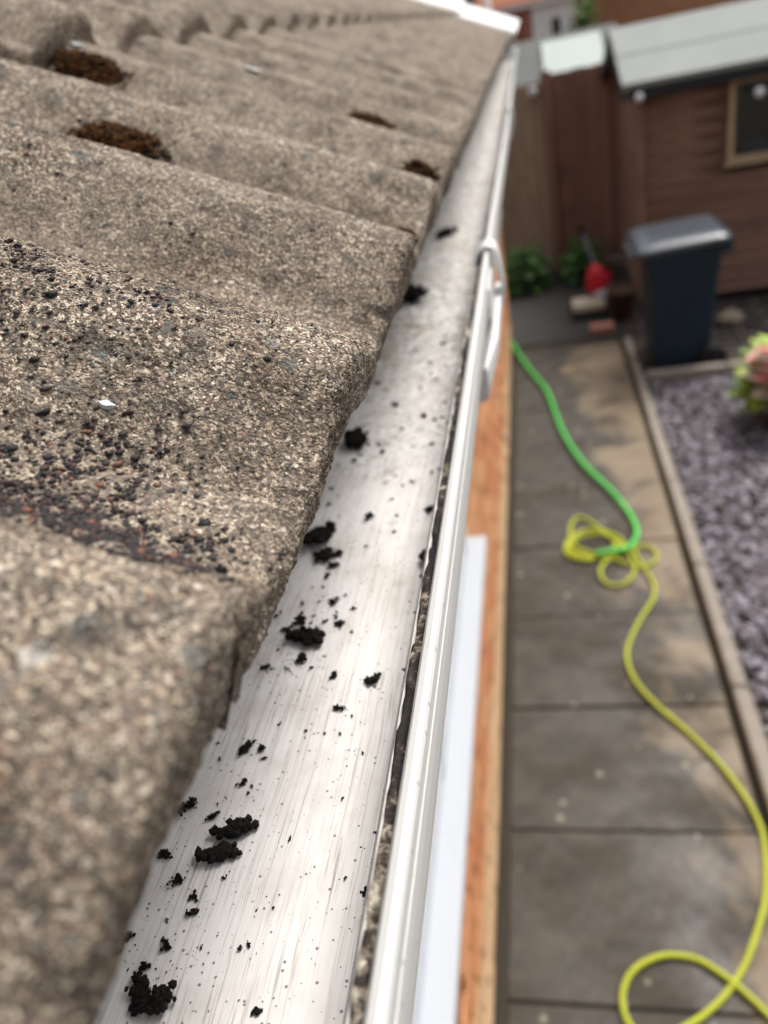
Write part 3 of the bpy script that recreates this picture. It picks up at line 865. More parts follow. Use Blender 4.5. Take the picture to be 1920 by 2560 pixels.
BIG = [(-0.1244, 0.4146, 2.293, 0.00862), (-0.1215, 0.7033, 2.293, 0.01164), (-0.1141, 0.9406, 2.293, 0.00987), (-0.1109, 1.0803, 2.293, 0.00371), (-0.1265, 0.3085, 2.293, 0.00751), (-0.1175, 0.296, 2.293, 0.00409), (-0.1334, 0.1521, 2.293, 0.00221), (-0.1127, 0.1448, 2.293, 0.00605), (-0.1218, 0.1493, 2.293, 0.00217), (-0.1155, 0.1352, 2.293, 0.00646), (-0.1332, 0.136, 2.293, 0.00239), (-0.1248, 0.1274, 2.293, 0.00202), (-0.1174, 0.1217, 2.293, 0.00168), (-0.1162, 0.1174, 2.293, 0.00166), (-0.13, 0.1553, 2.293, 0.00206), (-0.1198, 0.1069, 2.293, 0.00187), (-0.1237, 0.1009, 2.293, 0.00144), (-0.1226, 0.093, 2.293, 0.00456), (-0.1143, 0.0923, 2.293, 0.00501), (-0.1347, 0.1069, 2.293, 0.00271), (-0.1172, 0.1798, 2.293, 0.00305), (-0.1146, 0.1633, 2.293, 0.00129), (-0.112, 0.1786, 2.293, 0.00134), (-0.1091, 0.2359, 2.293, 0.00706), (-0.115, 0.2498, 2.293, 0.00326), (-0.12, 0.244, 2.293, 0.00202), (-0.1079, 0.2254, 2.293, 0.00286), (-0.0962, 0.246, 2.293, 0.00239), (-0.1025, 0.2609, 2.293, 0.00208), (-0.1222, 0.2207, 2.293, 0.0019), (-0.0922, 0.2139, 2.293, 0.0022), (-0.0767, 0.2107, 2.2938, 0.00286), (-0.0863, 0.1974, 2.293, 0.00191), (-0.097, 0.3306, 2.293, 0.0029), (-0.0663, 0.3327, 2.3016, 0.00283), (-0.063, 0.2874, 2.306, 0.00339), (-0.1091, 0.2978, 2.293, 0.00272), (-0.1073, 0.2892, 2.293, 0.00245), (-0.0614, 0.1211, 2.3087, 0.00179), (-0.0463, 0.6386, 2.34, 0.00374), (-0.1084, 2.32, 2.293, 0.00988), (-0.0872, 0.0911, 2.293, 0.00133)]
BL = {0: 'large ragged black soil clump half under the tile edge, halfway along the gutter', 1: 'large black soil clump under the tile edge just before the union clip',
      2: 'black soil clump beside the tile edge beyond the union clip', 3: 'small blurred black soil lump beyond the union clip in the far gutter',
      4: 'tall black soil clump against the tile edge above a trail of crumbs', 5: 'black soil lump trailing right from the clump at the tile edge',
      6: 'black soil lump hard against the tile edge left of the crescent clump', 7: 'big crescent shaped black soil clump in the near gutter',
      8: 'narrow black soil sliver left of the crescent shaped clump', 9: 'big wide black soil clump below the crescent shaped one', 10: 'black soil lump by the tile edge left of the wide clump',
      17: 'black soil clump at the bottom edge of the picture nearest the tile', 18: 'broad black soil clump at the very bottom of the gutter in view', 19: 'dark soil lump tucked under the nearest tile edge',
      20: 'slanted comma shaped black soil lump on the brushed gutter floor', 23: 'wide flat cluster of black soil crumbs in the middle of the gutter', 24: 'black soil lump just above the wide flat cluster',
      26: 'knobbly black soil lump just below the wide flat cluster', 31: 'star shaped black soil crumb towards the rim in mid gutter', 33: 'teardrop shaped black soil lump in upper mid gutter',
      34: 'rounded black soil lump close to the grime line, uppermost of the sharp ones', 35: 'upright twisted black soil crumb beside the grime line', 36: 'upper of two black soil lumps beside the tile edge clump',
      37: 'lower of two black soil lumps beside the tile edge clump', 38: 'upright black soil crumb near the rim in the near gutter', 39: 'dark soil plug beside the hook of the union clip', 40: 'blurred dark lump at the tile edge in the far gutter'}
BL2 = {11: 'small elongated black soil lump directly below the left end of the wide clump', 12: 'upper of two small soil lumps below the wide clump', 13: 'lower of two small soil lumps below the wide clump',
       14: 'small black soil lump just above the narrow sliver near the tile edge', 15: 'small round soil lump a little above the two bottom clumps', 16: 'small soil lump at the tip of the bottom clump nearest the tile',
       21: 'lone small soil lump below the comma shaped one', 22: 'small soil lump at the right end of the comma shaped one', 25: 'small soil lump at the left end of the wide flat cluster',
       27: 'small knobbly soil lump to the right of the wide flat cluster', 28: 'small soil lump above and right of the wide flat cluster', 29: 'small soil lump close to the tile edge below the wide flat cluster',
       30: 'small upright soil lump left of the star shaped crumb', 32: 'small soil lump below the star shaped crumb', 41: 'small soil lump at the bottom centre of the gutter in view'}
elg = {7: (1.7, .5), 9: (1.9, .1), 20: (2.2, .7), 23: (2.0, -.25), 35: (2.2, 1.5), 38: (2.2, 1.5), 30: (1.7, 1.4), 8: (2, .6), 18: (1.5, .3)}
for i, (x, y, z, r) in enumerate(BIG):
    e, a = elg.get(i, (1.0, 0.0))
    if i in (0, 1, 2, 4, 5): r *= 1.45; x += .004
    if i in (7, 9, 17, 23): r *= 1.12
    o = clump('soil_clump' if i in BL else 'soil_lump', x, y, floor_z(x), r * (1.3 if r > .0035 else 1.6), 100 + i, e, a)
    if i in BL: tag(o, BL[i], 'soil clump', 'black soil clumps in the gutter')
    else: tag(o, BL2[i], 'soil crumb', 'small soil lumps on the gutter floor')
SMALL = [(-0.1169, 0.2617, 0.00126), (-0.0907, 0.2558, 0.00122), (-0.0811, 0.1938, 0.00086), (-0.0603, 0.2599, 0.00137), (-0.1042, 0.4704, 0.00219), (-0.1016, 0.401, 0.00194), (-0.1062, 0.4121, 0.00142), (-0.0811, 0.4469, 0.00208), (-0.079, 0.5058, 0.00163), (-0.0705, 0.4072, 0.00165), (-0.1201, 0.5099, 0.00201), (-0.0787, 0.3638, 0.00128), (-0.0819, 0.3294, 0.00096), (-0.1233, 0.3469, 0.00101), (-0.0949, 0.304, 0.00091), (-0.0598, 0.2032, 0.00084), (-0.0591, 0.2326, 0.00091), (-0.0741, 0.1766, 0.00081), (-0.0772, 0.157, 0.00061), (-0.0604, 0.1371, 0.00068), (-0.0709, 0.1292, 0.00068), (-0.1095, 0.1284, 0.00071), (-0.092, 0.1423, 0.00074), (-0.0974, 0.1864, 0.00068), (-0.1093, 0.2722, 0.00086), (-0.0981, 0.2661, 0.00084), (-0.1098, 0.2793, 0.00087), (-0.1093, 0.2621, 0.00084), (-0.09, 0.2405, 0.00078), (-0.1034, 0.219, 0.00094), (-0.1134, 0.2195, 0.00094), (-0.1104, 0.2234, 0.00076), (-0.0838, 0.1851, 0.00067), (-0.09, 0.1852, 0.00067), (-0.1162, 0.1629, 0.00064), (-0.1108, 0.162, 0.00064), (-0.1211, 0.1544, 0.00063), (-0.0823, 0.3146, 0.00093), (-0.0835, 0.3601, 0.00102), (-0.0723, 0.4386, 0.00146), (-0.0676, 0.4422, 0.00117), (-0.068, 0.4647, 0.00121), (-0.0681, 0.3714, 0.00102), (-0.088, 0.3463, 0.00099), (-0.1092, 0.2525, 0.00082), (-0.1092, 0.1068, 0.00066), (-0.0975, 0.108, 0.00079), (-0.095, 0.1088, 0.00079), (-0.1232, 0.1143, 0.00055), (-0.1271, 0.174, 0.00067), (-0.1305, 0.181, 0.00069), (-0.0911, 0.1197, 0.00054)]
for i, (x, y, r) in enumerate(SMALL):
    o = clump('soil_crumb', x, y, floor_z(x), r * 1.6, 400 + i, 1, 0, 6)
    tag(o, 'tiny black soil crumb scattered on the white gutter floor', 'soil crumb', 'tiny soil crumbs on the gutter floor')
rs_ = np.random.default_rng(77)
for i in range(46):
    if i < 16: x, y = rs_.uniform(-.128, -.105), rs_.uniform(.11, .42)
    elif i < 30: x, y = rs_.normal(-.106, .008), rs_.normal(.25, .022)
    else: x, y = rs_.uniform(-.125, -.062), rs_.uniform(.36, .62)
    o = clump('soil_crumb', x, y, floor_z(x), float(np.exp(rs_.normal(-6.75, .3))) * (1.5 if y > .36 else 1), 700 + i, 1.4, rs_.uniform(0, 3), 7)
    tag(o, 'tiny black soil crumb scattered on the white gutter floor', 'soil crumb', 'tiny soil crumbs on the gutter floor')
# dust: uncountable specks
n = 1500
Yd = np.r_[.07 + .45 * rng.random(n) ** 1.2, rng.normal(.245, .03, 260), rng.uniform(.3, 1.2, 500)]
Xd = np.r_[rng.uniform(-.15, -.056, n), rng.normal(-.108, .010, 260), rng.uniform(-.14, -.055, 500)]
for (bx_, by_, bz_, br_) in BIG:
    q = int(4 + br_ * 2600)
    Yd = np.r_[Yd, by_ + rng.normal(0, br_ * 1.1 + .0025, q)]; Xd = np.r_[Xd, bx_ + rng.normal(0, br_ * 1.1 + .0025, q)]
Yd = np.r_[Yd, .36 + 1.5 * rng.random(1500) ** 1.4, rng.uniform(.36, .75, 500)]; Xd = np.r_[Xd, rng.uniform(-.14, -.058, 1500), rng.uniform(-.135, -.058, 500)]
Xd = np.clip(Xd, -.16, -.0545)
Zd = np.array([floor_z(x) for x in Xd])
Sd = np.exp(rng.normal(-8.75, .42, len(Xd)) + np.clip((Yd - .3) * .55, 0, .75))
dust = scatter_grains('soil_dust', np.stack([Xd, Yd, Zd + Sd * .3], 1), Sd, OCT, None, .35, .7, None, M_soil)
tag(dust, 'fine black soil specks sprinkled over the gutter floor', 'soil dust', kind='stuff')

# ------------------------------------------------------------------ moss and loose bits on the tiles
M_moss = mat_tint('rust_moss', .95, .1)
def moss(name, Y, r, ly, lr, hgt, label, seed, dark=.5, n=420):
    rs = np.random.default_rng(seed)
    a = np.clip(rs.normal(0, .42, (n, 2)), -1.1, 1.1)
    P = on_tile(Y + a[:, 1] * ly, np.maximum(.002, r + a[:, 0] * lr))
    lump = .5 + .5 * vnoise(P, 260, seed)
    fall = np.clip(1 - (a ** 2).sum(1) / 1.3, .05, 1) * (.45 + .9 * lump)
    P = P + np.array([math.sin(TILT), 0, math.cos(TILT)]) * (hgt * .5 * fall * rs.uniform(.2, 1, n))[:, None]
    pal = np.array([(.120, .048, .014), (.070, .028, .011), (.030, .017, .010), (.150, .068, .020), (.018, .013, .010), (.075, .050, .016)])
    C = pal[rs.choice(6, n, p=[.24, .26, .18, .09, .13, .10])] * (1 if dark > .4 else .6)
    o = scatter_grains(name, P, rs.uniform(.0007, .0016, n), ICO0, C, .45, .8, None, M_moss)
    return tag(o, label, 'moss', 'moss tufts on the roof tiles')
tr = lambda k: YB - .02 + TP * (k + .5)          # trough lines between the rolls
moss('moss_tuft', tr(2) + .024, .172, .010, .025, .0120, 'long rust brown moss tuft in the tile trough at mid left', 1, n=1100)
moss('moss_tuft', tr(3) + .034, .262, .014, .028, .0160, 'biggest rust moss tuft under the second tile course at far left', 2, n=1300)
moss('moss_tuft', tr(3) + .024, .020, .010, .013, .0150, 'dark rust moss tuft in the tile trough close to the gutter', 3, dark=.3, n=800)
moss('moss_tuft', tr(4) + .029, .078, .009, .020, .0120, 'thin rust moss streak in a tile trough at upper centre', 4, n=700)
moss('moss_tuft', tr(7) + .030, .116, .009, .024, .0120, 'short dark moss streak high up the blurred far tiles', 5, dark=.3, n=400)
moss('moss_tuft', tr(11) + .030, .208, .012, .024, .0120, 'smallest moss spot on the far tiles below the tile step', 6, dark=.3, n=400)
moss('moss_tuft', tr(6) - .01, .275, .014, .010, .017, 'rust moss plug wedged under an arch of the second course', 7, n=560)
moss('moss_tuft', tr(2) + .014, .010, .006, .006, .0080, 'small dark moss lump at the very edge of a tile', 8, dark=.2, n=240)
p = on_tile(np.array([.1190]), np.array([.010]))[0]
o = clump('pebble', p[0], p[1], p[2], .0021, 900, 1, 0, 12); tag(o, 'dark round pebble in the tile hollow behind the nearest roll', 'pebble')
M_flake = mat_plain('pale_flake', (.52, .53, .52), .5, .4, .15, 300)
def flake(Y, r, s, label, seed):
    rs = np.random.default_rng(seed); p = on_tile(np.array([Y]), np.array([r]))[0]
    k = 9; m = MB(); ring = [(math.cos(6.28 * i / k) * s * rs.uniform(.55, 1.2), math.sin(6.28 * i / k) * s * rs.uniform(.45, .9)) for i in range(k)]
    Mx = Matrix.Rotation(TILT, 4, 'Y')
    vs = [Vector(p) + Mx @ Vector((a, b, zz + rs.uniform(0, .0005))) for zz in (-.0006, .0006) for a, b in ring]
    m.add(vs, [tuple(range(k, 2 * k)), tuple(range(k - 1, -1, -1))] + [(i, (i + 1) % k, k + (i + 1) % k, k + i) for i in range(k)])
    tag(m.build('pale_flake', M_flake), label, 'flake')
flake(.170, .058, .0024, 'pale grey stone flake on the sharp part of the tile', 1)
flake(.728, .188, .008, 'white elongated flake on the blurred tiles below the second course', 2)
flake(.60, .280, .006, 'white chip under the edge of the second tile course', 3)

# ------------------------------------------------------------------ hoses
def hose(name, pts, r, mat, z0, label):
    P = catmull([Vector((x, y, z0 + r + .003 * math.sin(i * 1.7))) for i, (x, y) in enumerate(pts)], 8)
    m = MB(); m.tube(P, r, 10)
    tag(m.build(name, mat, None, True), label, 'hose', 'garden hoses on the path')
hose('green_hose', [(-.31, 6.66), (-.302, 6.628), (-.176, 6.079), (-.039, 5.577), (.015, 5.157), (.063, 4.785), (.159, 4.383), (.274, 4.08), (.344, 3.863), (.385, 3.667), (.381, 3.534), (.322, 3.434), (.238, 3.411), (.16, 3.40)], .0130, M_green, .022, 'bright green hose running from the house wall to the yellow coil')
hose('yellow_hose', [(.16, 3.40), (0.117, 3.374), (0.024, 3.426), (0.01, 3.535), (0.086, 3.637), (0.21, 3.644), (0.299, 3.544), (0.299, 3.437), (0.189, 3.387), (0.074, 3.441), (.03, 3.52), (.10, 3.60), (.22, 3.60), (.27, 3.50), (.20, 3.41), (.10, 3.40), (.015, 3.48), (.05, 3.60), (.17, 3.66), (.28, 3.58), (.31, 3.48), (.22, 3.43), (.11, 3.46), (0.043, 3.553), (.05, 3.72), (.10, 3.80), (.17, 3.72), (0.231, 3.597), (0.313, 3.456), (0.345, 3.29), (0.281, 3.162), (0.193, 3.17), (0.173, 3.288), (0.235, 3.382), (0.32, 3.312), (0.41, 3.303), (0.465, 3.377), (0.431, 3.464), (0.36, 3.451), (0.379, 3.326), (0.416, 3.15), (0.395, 3.026), (0.326, 2.895), (0.256, 2.74), (0.233, 2.621), (0.255, 2.479), (0.321, 2.346), (0.408, 2.222), (0.496, 2.064), (0.556, 1.901), (0.578, 1.772), (0.559, 1.635), (0.522, 1.508), (0.448, 1.361), (0.391, 1.278), (0.312, 1.198), (0.213, 1.131), (0.122, 1.101), (0.071, 1.146), (0.066, 1.221), (0.107, 1.289), (0.193, 1.335), (0.286, 1.333), (0.355, 1.289), (0.417, 1.229), (0.473, 1.16), (.55, 1.05), (.56, .8), (.4, .5)], .0090, M_yellow, .004, 'yellow hose coiled on the path and looping towards the bottom right')

# ------------------------------------------------------------------ wheelie bin
def loft(m, rings, cap0=True, cap1=True):
    n = len(rings[0]); vs = [p for r in rings for p in r]
    fs = [(i * n + k, i * n + (k + 1) % n, (i + 1) * n + (k + 1) % n, (i + 1) * n + k) for i in range(len(rings) - 1) for k in range(n)]
    if cap0: fs.append(tuple(range(n - 1, -1, -1)))
    if cap1: fs.append(tuple((len(rings) - 1) * n + k for k in range(n)))
    m.add(vs, fs)
def rrect(x0, x1, y0, y1, z, r, n=4, slope=0.0):
    out = []
    for cx, cy, a0 in ((x1 - r, y1 - r, 0), (x0 + r, y1 - r, 90), (x0 + r, y0 + r, 180), (x1 - r, y0 + r, 270)):
        for i in range(n + 1):
            a = R(a0 + 90 * i / n); x = cx + r * math.cos(a)
            out.append((x, cy + r * math.sin(a), z + slope * (x - x0)))
    return out
wb = empty('wheelie_bin', (.98, 6.1, 0))
tag(wb, 'dark slate blue wheelie bin with shiny lid in front of the shed', 'bin')
m = MB()
loft(m, [rrect(.775, 1.170, 5.84, 6.32, .03, .04), rrect(.770, 1.176, 5.835, 6.325, .06, .05), rrect(.745, 1.205, 5.80, 6.36, .66, .05), rrect(.715, 1.225, 5.775, 6.385, .90, .05), rrect(.690, 1.240, 5.755, 6.405, .905, .05), rrect(.690, 1.240, 5.755, 6.405, .955, .05)])
m.build('body', M_bin, wb)
# a shallow moulded panel on the side that faces the camera, following the taper
M_sh = Matrix(((1, 0, 0, 0), (0, 1, -.085, .0), (0, 0, 1, 0), (0, 0, 0, 1)))
m = MB(); m.bbox(.87, 1.08, 5.853, 5.90, .14, .80, .012, M_sh); m.build('side_panel', M_bin, wb)
m = MB()
lid = [rrect(.655, 1.250, 5.735, 6.425, .950, .05, 5, .06), rrect(.650, 1.255, 5.730, 6.430, .985, .05, 5, .06), rrect(.660, 1.250, 5.740, 6.420, 1.000, .05, 5, .06),
       rrect(.72, 1.22, 5.80, 6.36, 1.030, .08, 5, .05), rrect(.80, 1.17, 5.88, 6.28, 1.042, .08, 5, .045), rrect(.90, 1.1, 5.98, 6.18, 1.045, .06, 5, .04)]
loft(m, lid); m.build('lid', M_binlid, wb, True)
m = MB(); m.bbox(.615, .665, 5.86, 6.30, .925, .955, .01); m.build('lid_grip', M_binlid, wb)
m = MB(); m.tube([(1.27, 5.80, .985), (1.285, 6.08, .985), (1.27, 6.36, .985)], .018, 10); m.build('handle', M_bin, wb, True)
for yy in (5.83, 6.33):
    m = MB(); m.bbox(1.222, 1.290, yy - .03, yy + .03, .90, 1.01, .01); m.build('hinge', M_bin, wb)
for yy in (5.79, 6.37):
    w = MB(); prof = [(.02, -.022), (.085, -.024), (.098, -.012), (.098, .012), (.085, .024), (.02, .022)]
    w.lathe(prof, (0, 0, 0), 20)
    w.v = [(p[0] + 1.185, p[2] + yy, p[1] + .10) for p in w.v]
    w.build('wheel', M_rubber, wb, True)
m = MB(); m.tube([(1.185, 5.77, .10), (1.185, 6.39, .10)], .012, 8); m.build('axle', M_rubber, wb)

for o in wb.children:
    o.scale = (1, 1, .94); o.location.y -= .10
# ------------------------------------------------------------------ shed
SY = 7.11; SX0, SX1 = .85, 3.15; SY1 = 8.78
shed = empty('shed', (SX0, SY, 0))
tag(shed, 'brown timber shed with grey felt roof and pine framed window', 'shed')
wx0, wx1, wz0, wz1 = 1.53, 2.30, 1.16, 1.76
bh = .122
zz = .10
k = 0
while zz < 1.86:
    z1 = min(zz + bh, 1.90)
    segs = [(SX0, SX1)]
    if z1 > wz0 + .02 and zz < wz1 - .02: segs = [(SX0, wx0), (wx1, SX1)]
    for a, b in segs:
        m = MB(); m.add([(a, SY - .004, zz), (b, SY - .004, zz), (b, SY + .010, z1 - .012), (a, SY + .010, z1 - .012), (a, SY + .010, z1 - .001), (b, SY + .010, z1 - .001), (a, SY + .03, zz), (b, SY + .03, zz), (a, SY + .03, z1 - .001), (b, SY + .03, z1 - .001)],
              [(0, 1, 3, 2), (2, 3, 5, 4), (4, 5, 9, 8), (0, 6, 7, 1), (6, 8, 9, 7), (0, 2, 4, 8, 6), (1, 7, 9, 5, 3)])
        m.build('wall_board', M_shedwood, shed)
    m = MB(); m.box(SX0 - .004, SX0 + .018, SY + .035, SY1, zz, z1 - .003); m.build('wall_board', M_shedwood, shed)
    zz += bh
m = MB(); m.bbox(SX0 - .012, SX0 + .045, SY - .022, SY - .006, .08, 1.86, .004); m.build('corner_trim', M_shedwood, shed)
m = MB(); m.box(SX0 + .04, SX1, SY + .06, SY1, .02, .10); m.build('floor', M_black, shed)
m = MB(); m.box(SX0 + .02, SX1, SY1 - .02, SY1, .10, 1.9); m.build('back_wall', M_shedwood, shed)
m = MB(); m.box(SX1 - .02, SX1, SY + .03, SY1 - .02, .10, 1.9); m.build('end_wall', M_shedwood, shed)
# roof
rp = R(20); ry0, rz0 = 6.95, 1.874; rl = 1.02
rx0, rx1 = .715, 3.3
ryr = ry0 + math.cos(rp) * rl; rzr = rz0 + math.sin(rp) * rl
m = MB(); m.add([(rx0, ry0, rz0), (rx1, ry0, rz0), (rx1, ryr, rzr), (rx0, ryr, rzr), (rx0, 2 * ryr - ry0, rz0), (rx1, 2 * ryr - ry0, rz0),
                 (rx0, ry0, rz0 - .018), (rx1, ry0, rz0 - .018), (rx1, ryr, rzr - .018), (rx0, ryr, rzr - .018), (rx0, 2 * ryr - ry0, rz0 - .018), (rx1, 2 * ryr - ry0, rz0 - .018)],
                [(0, 1, 2, 3), (3, 2, 5, 4), (6, 9, 8, 7), (9, 10, 11, 8), (0, 6, 7, 1), (4, 5, 11, 10), (0, 3, 9, 6), (3, 4, 10, 9), (1, 7, 8, 2), (2, 8, 11, 5)])
sroof = m.build('roof', M_felt, shed)
Mr = Matrix.Translation((0, ry0, rz0)) @ Matrix.Rotation(rp, 4, 'X')
m = MB(); m.box(rx0 - .004, rx1 + .004, -.006, .52, .003, .007, Mr); m.box(rx0 - .003, rx1 + .003, -.008, -.002, -.05, .006, Mr)
m.build('felt_strip', M_felt, sroof)
m = MB(); m.box(rx0 - .003, rx1 + .003, .47, 1.01, .0085, .0125, Mr); m.build('felt_strip', M_felt, sroof)
m = MB(); m.box(rx0 + .03, rx1, ry0 + .004, ry0 + .022, rz0 - .115, rz0 - .02); m.build('fascia', M_black, shed)
for sgn in (1, -1):
    Mb = Matrix.Translation((0, ryr, rzr)) @ Matrix.Rotation(-rp * sgn, 4, 'X') if sgn == -1 else Mr
    m = MB()
    if sgn == 1: m.box(rx0 - .006, rx0 + .014, .0, rl, -.13, -.004, Mr)
    else: m.box(rx0 - .006, rx0 + .014, 0, rl, -.13, -.004, Matrix.Translation((0, ryr, rzr)) @ Matrix.Rotation(-rp, 4, 'X'))
    m.build('barge_board', M_black, shed)
m = MB(); m.add([(SX0, SY + .03, 1.86), (SX0, SY1, 1.86), (SX0, ryr, rzr - .06)], [(0, 1, 2)]); m.build('gable', M_shedwood, shed)
# window
swin = empty('window'); swin.parent = shed; swin.location = (-SX0, -SY, 0)
for a, b, c, d in ((wx0 - .005, wx0 + .036, wz0, wz1), (wx1 - .036, wx1 + .005, wz0, wz1), (wx0 + .037, wx1 - .037, wz0, wz0 + .036), (wx0 + .037, wx1 - .037, wz1 - .036, wz1)):
    m = MB(); m.bbox(a, b, SY - .03, SY + .02, c, d, .004); m.build('frame', M_pine, swin)
m = MB(); m.bbox(wx0 - .03, wx1 + .03, SY - .055, SY + .0, wz0 - .03, wz0 - .003, .004); m.build('sill', M_pine, swin)
m = MB(); m.box(wx0 + .036, wx1 - .036, SY - .002, SY + .003, wz0 + .036, wz1 - .036); m.build('pane', M_glass, swin)
# things seen through the window
m = MB(); m.bbox(1.45, 2.9, SY + .20, SY + .42, 1.13, 1.15, .004); m.build('shelf', M_shedwood, shed)
m = MB(); m.lathe([(0, 0), (.085, 0), (.10, .01), (.115, .10), (.12, .10), (.105, .01)], (1.80, SY + .30, 1.153), 20)
tag(m.build('blue_bowl', mat_plain('blue_bowl', (.03, .10, .17), .4, .4), None, True), 'blue bowl on a shelf behind the shed window', 'bowl')

def globe_lamp(x, y, z, r, label):
    e = empty('garden_lamp', (x, y, z)); tag(e, label, 'lamp', 'white globe lamps on the shed')
    m = MB(); bv, bf = ICO2; m.add([tuple(Vector(p) * r + Vector((x, y, z))) for p in bv], [tuple(f) for f in bf]); m.build('globe', mat_plain('white_globe', (.80, .81, .84), .2, .5, .02), e, True)
    m = MB(); m.tube([(x, y, z + r * .8), (x, y + .02, z + r * 1.6), (x, y + .07, z + r * 1.9)], .006, 8); m.build('hook', M_black, e)
globe_lamp(.835, 6.93, 1.775, .032, 'white globe lamp hanging from the left end of the shed eave')
globe_lamp(1.70, 6.93, 1.655, .036, 'white globe lamp hanging in front of the shed window')

# ------------------------------------------------------------------ fence
FY = 8.86
fence = empty('fence', (.2, FY, 0)); tag(fence, 'tall brown fence of overlapping upright boards behind the path end', 'fence')
x = -1.15; k = 0
while x < .95:
    w = .118 + rnd.uniform(-.004, .006)
    light = x + w < .16
    m = MB(); hh = (1.86 if light else 1.93) + rnd.uniform(-.006, .006); tt = .012
    m.add([(x, FY, .06), (x + w, FY - .013, .06), (x + w, FY - .001, .06), (x, FY + .008, .06), (x, FY, hh), (x + w, FY - .013, hh), (x + w, FY - .001, hh), (x, FY + .008, hh)],
          [(0, 1, 5, 4), (1, 2, 6, 5), (2, 3, 7, 6), (3, 0, 4, 7), (4, 5, 6, 7), (0, 3, 2, 1)])
    m.build('fence_board', M_flight if light else M_fdark, fence)
    x += w - .012; k += 1
for z in (.35, 1.0, 1.65):
    m = MB(); m.box(-1.15, .95, FY + .012, FY + .06, z, z + .08); m.build('rail', M_fdark, fence)
m = MB(); m.bbox(.145, .225, FY - .09, FY - .016, 0, 1.97, .006); m.build('post', M_fdark, fence)
m = MB(); m.box(-1.15, .95, FY + .0, FY + .04, -.02, .055); m.build('gravel_board', M_kerb, fence)
m = MB(); bv, bf = ICO2; m.add([(p[0] * .05 + .05, p[1] * .04 + FY - .05, p[2] * .05 + 1.80) for p in bv], [tuple(f) for f in bf])
m.add([(.03, FY - .05, 1.80), (.07, FY - .05, 1.80), (.07, FY, 1.80), (.03, FY, 1.80), (.03, FY - .05, 1.9), (.07, FY - .05, 1.9), (.07, FY - .015, 1.9), (.03, FY - .015, 1.9)], [(0, 1, 5, 4), (1, 2, 6, 5), (2, 3, 7, 6), (3, 0, 4, 7), (4, 5, 6, 7)])
tag(m.build('fence_lamp', mat_plain('frosted_lamp', (.55, .52, .50), .3, .5)), 'pale rounded lamp fixed near the top of the faded fence boards', 'lamp')

# ------------------------------------------------------------------ plants and clutter by the fence
def leaves(m, c, rx, rz, n, s, seed, up=.4, stems=True):
    rs = np.random.default_rng(seed)
    for i in range(n):
        d = rs.normal(0, 1, 3); d /= np.linalg.norm(d); d[2] = abs(d[2])
        rr = rs.uniform(.35, 1) ** .6
        p = Vector((c[0] + d[0] * rx * rr, c[1] + d[1] * rx * rr, c[2] + d[2] * rz * rr + .02))
        dirv = Vector((d[0], d[1], up * rs.uniform(-.6, 1.2))).normalized()
        side = dirv.cross(Vector((0, 0, 1))).normalized(); nn = side.cross(dirv)
        L = s * rs.uniform(.6, 1.3); W = L * rs.uniform(.3, .45); f = rs.uniform(0, 1)
        m.add([p, p + dirv * L * .45 + side * W + nn * L * .08, p + dirv * L - nn * L * .15, p + dirv * L * .45 - side * W + nn * L * .08, p + dirv * L * .5 + nn * L * .02],
              [(0, 1, 4), (1, 2, 4), (2, 3, 4), (3, 0, 4)], (f, f, f))
M_leaf = mat_leaf('dark_green_leaf', (.022, .075, .016), (.10, .24, .05))
M_leafl = mat_leaf('lime_leaf', (.13, .26, .025), (.42, .52, .07))
def plant(name, loc, rx, rz, n, s, seed, label, mat, pot=None, pr=.11, ph=.18, flowers=None):
    e = empty(name, loc); tag(e, label, 'plant')
    z0 = loc[2]
    if pot is not None:
        m = MB(); m.lathe([(0, 0), (pr * .72, 0), (pr * .95, ph * .82), (pr * 1.06, ph * .83), (pr * 1.06, ph), (pr * .93, ph), (pr * .9, ph * .9), (0, ph * .9)], loc, 20); m.build('pot', pot, e, True)
        z0 += ph * .9
    rs = np.random.default_rng(seed + 50)
    m = MB()
    for i in range(9):
        a = rs.uniform(0, 6.28); q = rs.uniform(.2, .7)
        m.tube([(loc[0], loc[1], z0), (loc[0] + math.cos(a) * rx * q * .5, loc[1] + math.sin(a) * rx * q * .5, z0 + rz * .5), (loc[0] + math.cos(a) * rx * q, loc[1] + math.sin(a) * rx * q, z0 + rz * .9)], .004, 5)
    m.c = [(.2, .2, .2)] * len(m.v)
    m.build('stems', mat, e)
    m = MB(); leaves(m, (loc[0], loc[1], z0), rx, rz, n, s, seed); m.build('foliage', mat, e)
    if flowers:
        fmats, cnt, fs = flowers
        for i in range(cnt):
            d = rs.normal(0, 1, 3); d /= np.linalg.norm(d); d[2] = abs(d[2]) * .8 + .2
            c = Vector((loc[0] - abs(d[0]) * rx * .9 - .05, loc[1] - abs(d[1]) * rx * .9 - .05, z0 + d[2] * rz * .95 + .05))
            m = MB()
            for ring, (cnt2, rad, lift) in enumerate(((6, 1.0, .15), (5, .65, .45), (3, .3, .7))):
                for q in range(cnt2):
                    a = 6.283 * q / cnt2 + ring; dv = Vector((math.cos(a), math.sin(a), lift)); sd = Vector((-math.sin(a), math.cos(a), 0)) * fs * .38 * (1 - .2 * ring)
                    b0 = c + Vector((0, 0, ring * fs * .1))
                    m.add([b0, b0 + dv * fs * rad * .6 + sd, b0 + dv * fs * rad + Vector((0, 0, fs * .1)), b0 + dv * fs * rad * .6 - sd], [(0, 1, 2, 3)])
            m.build('flower', fmats[i % len(fmats)], e)
    return e
plant('leafy_plant', (-.19, 8.35, 0), .23, .42, 210, .12, 1, 'dark green leafy plant at the fence foot beside the gutter', M_leaf)
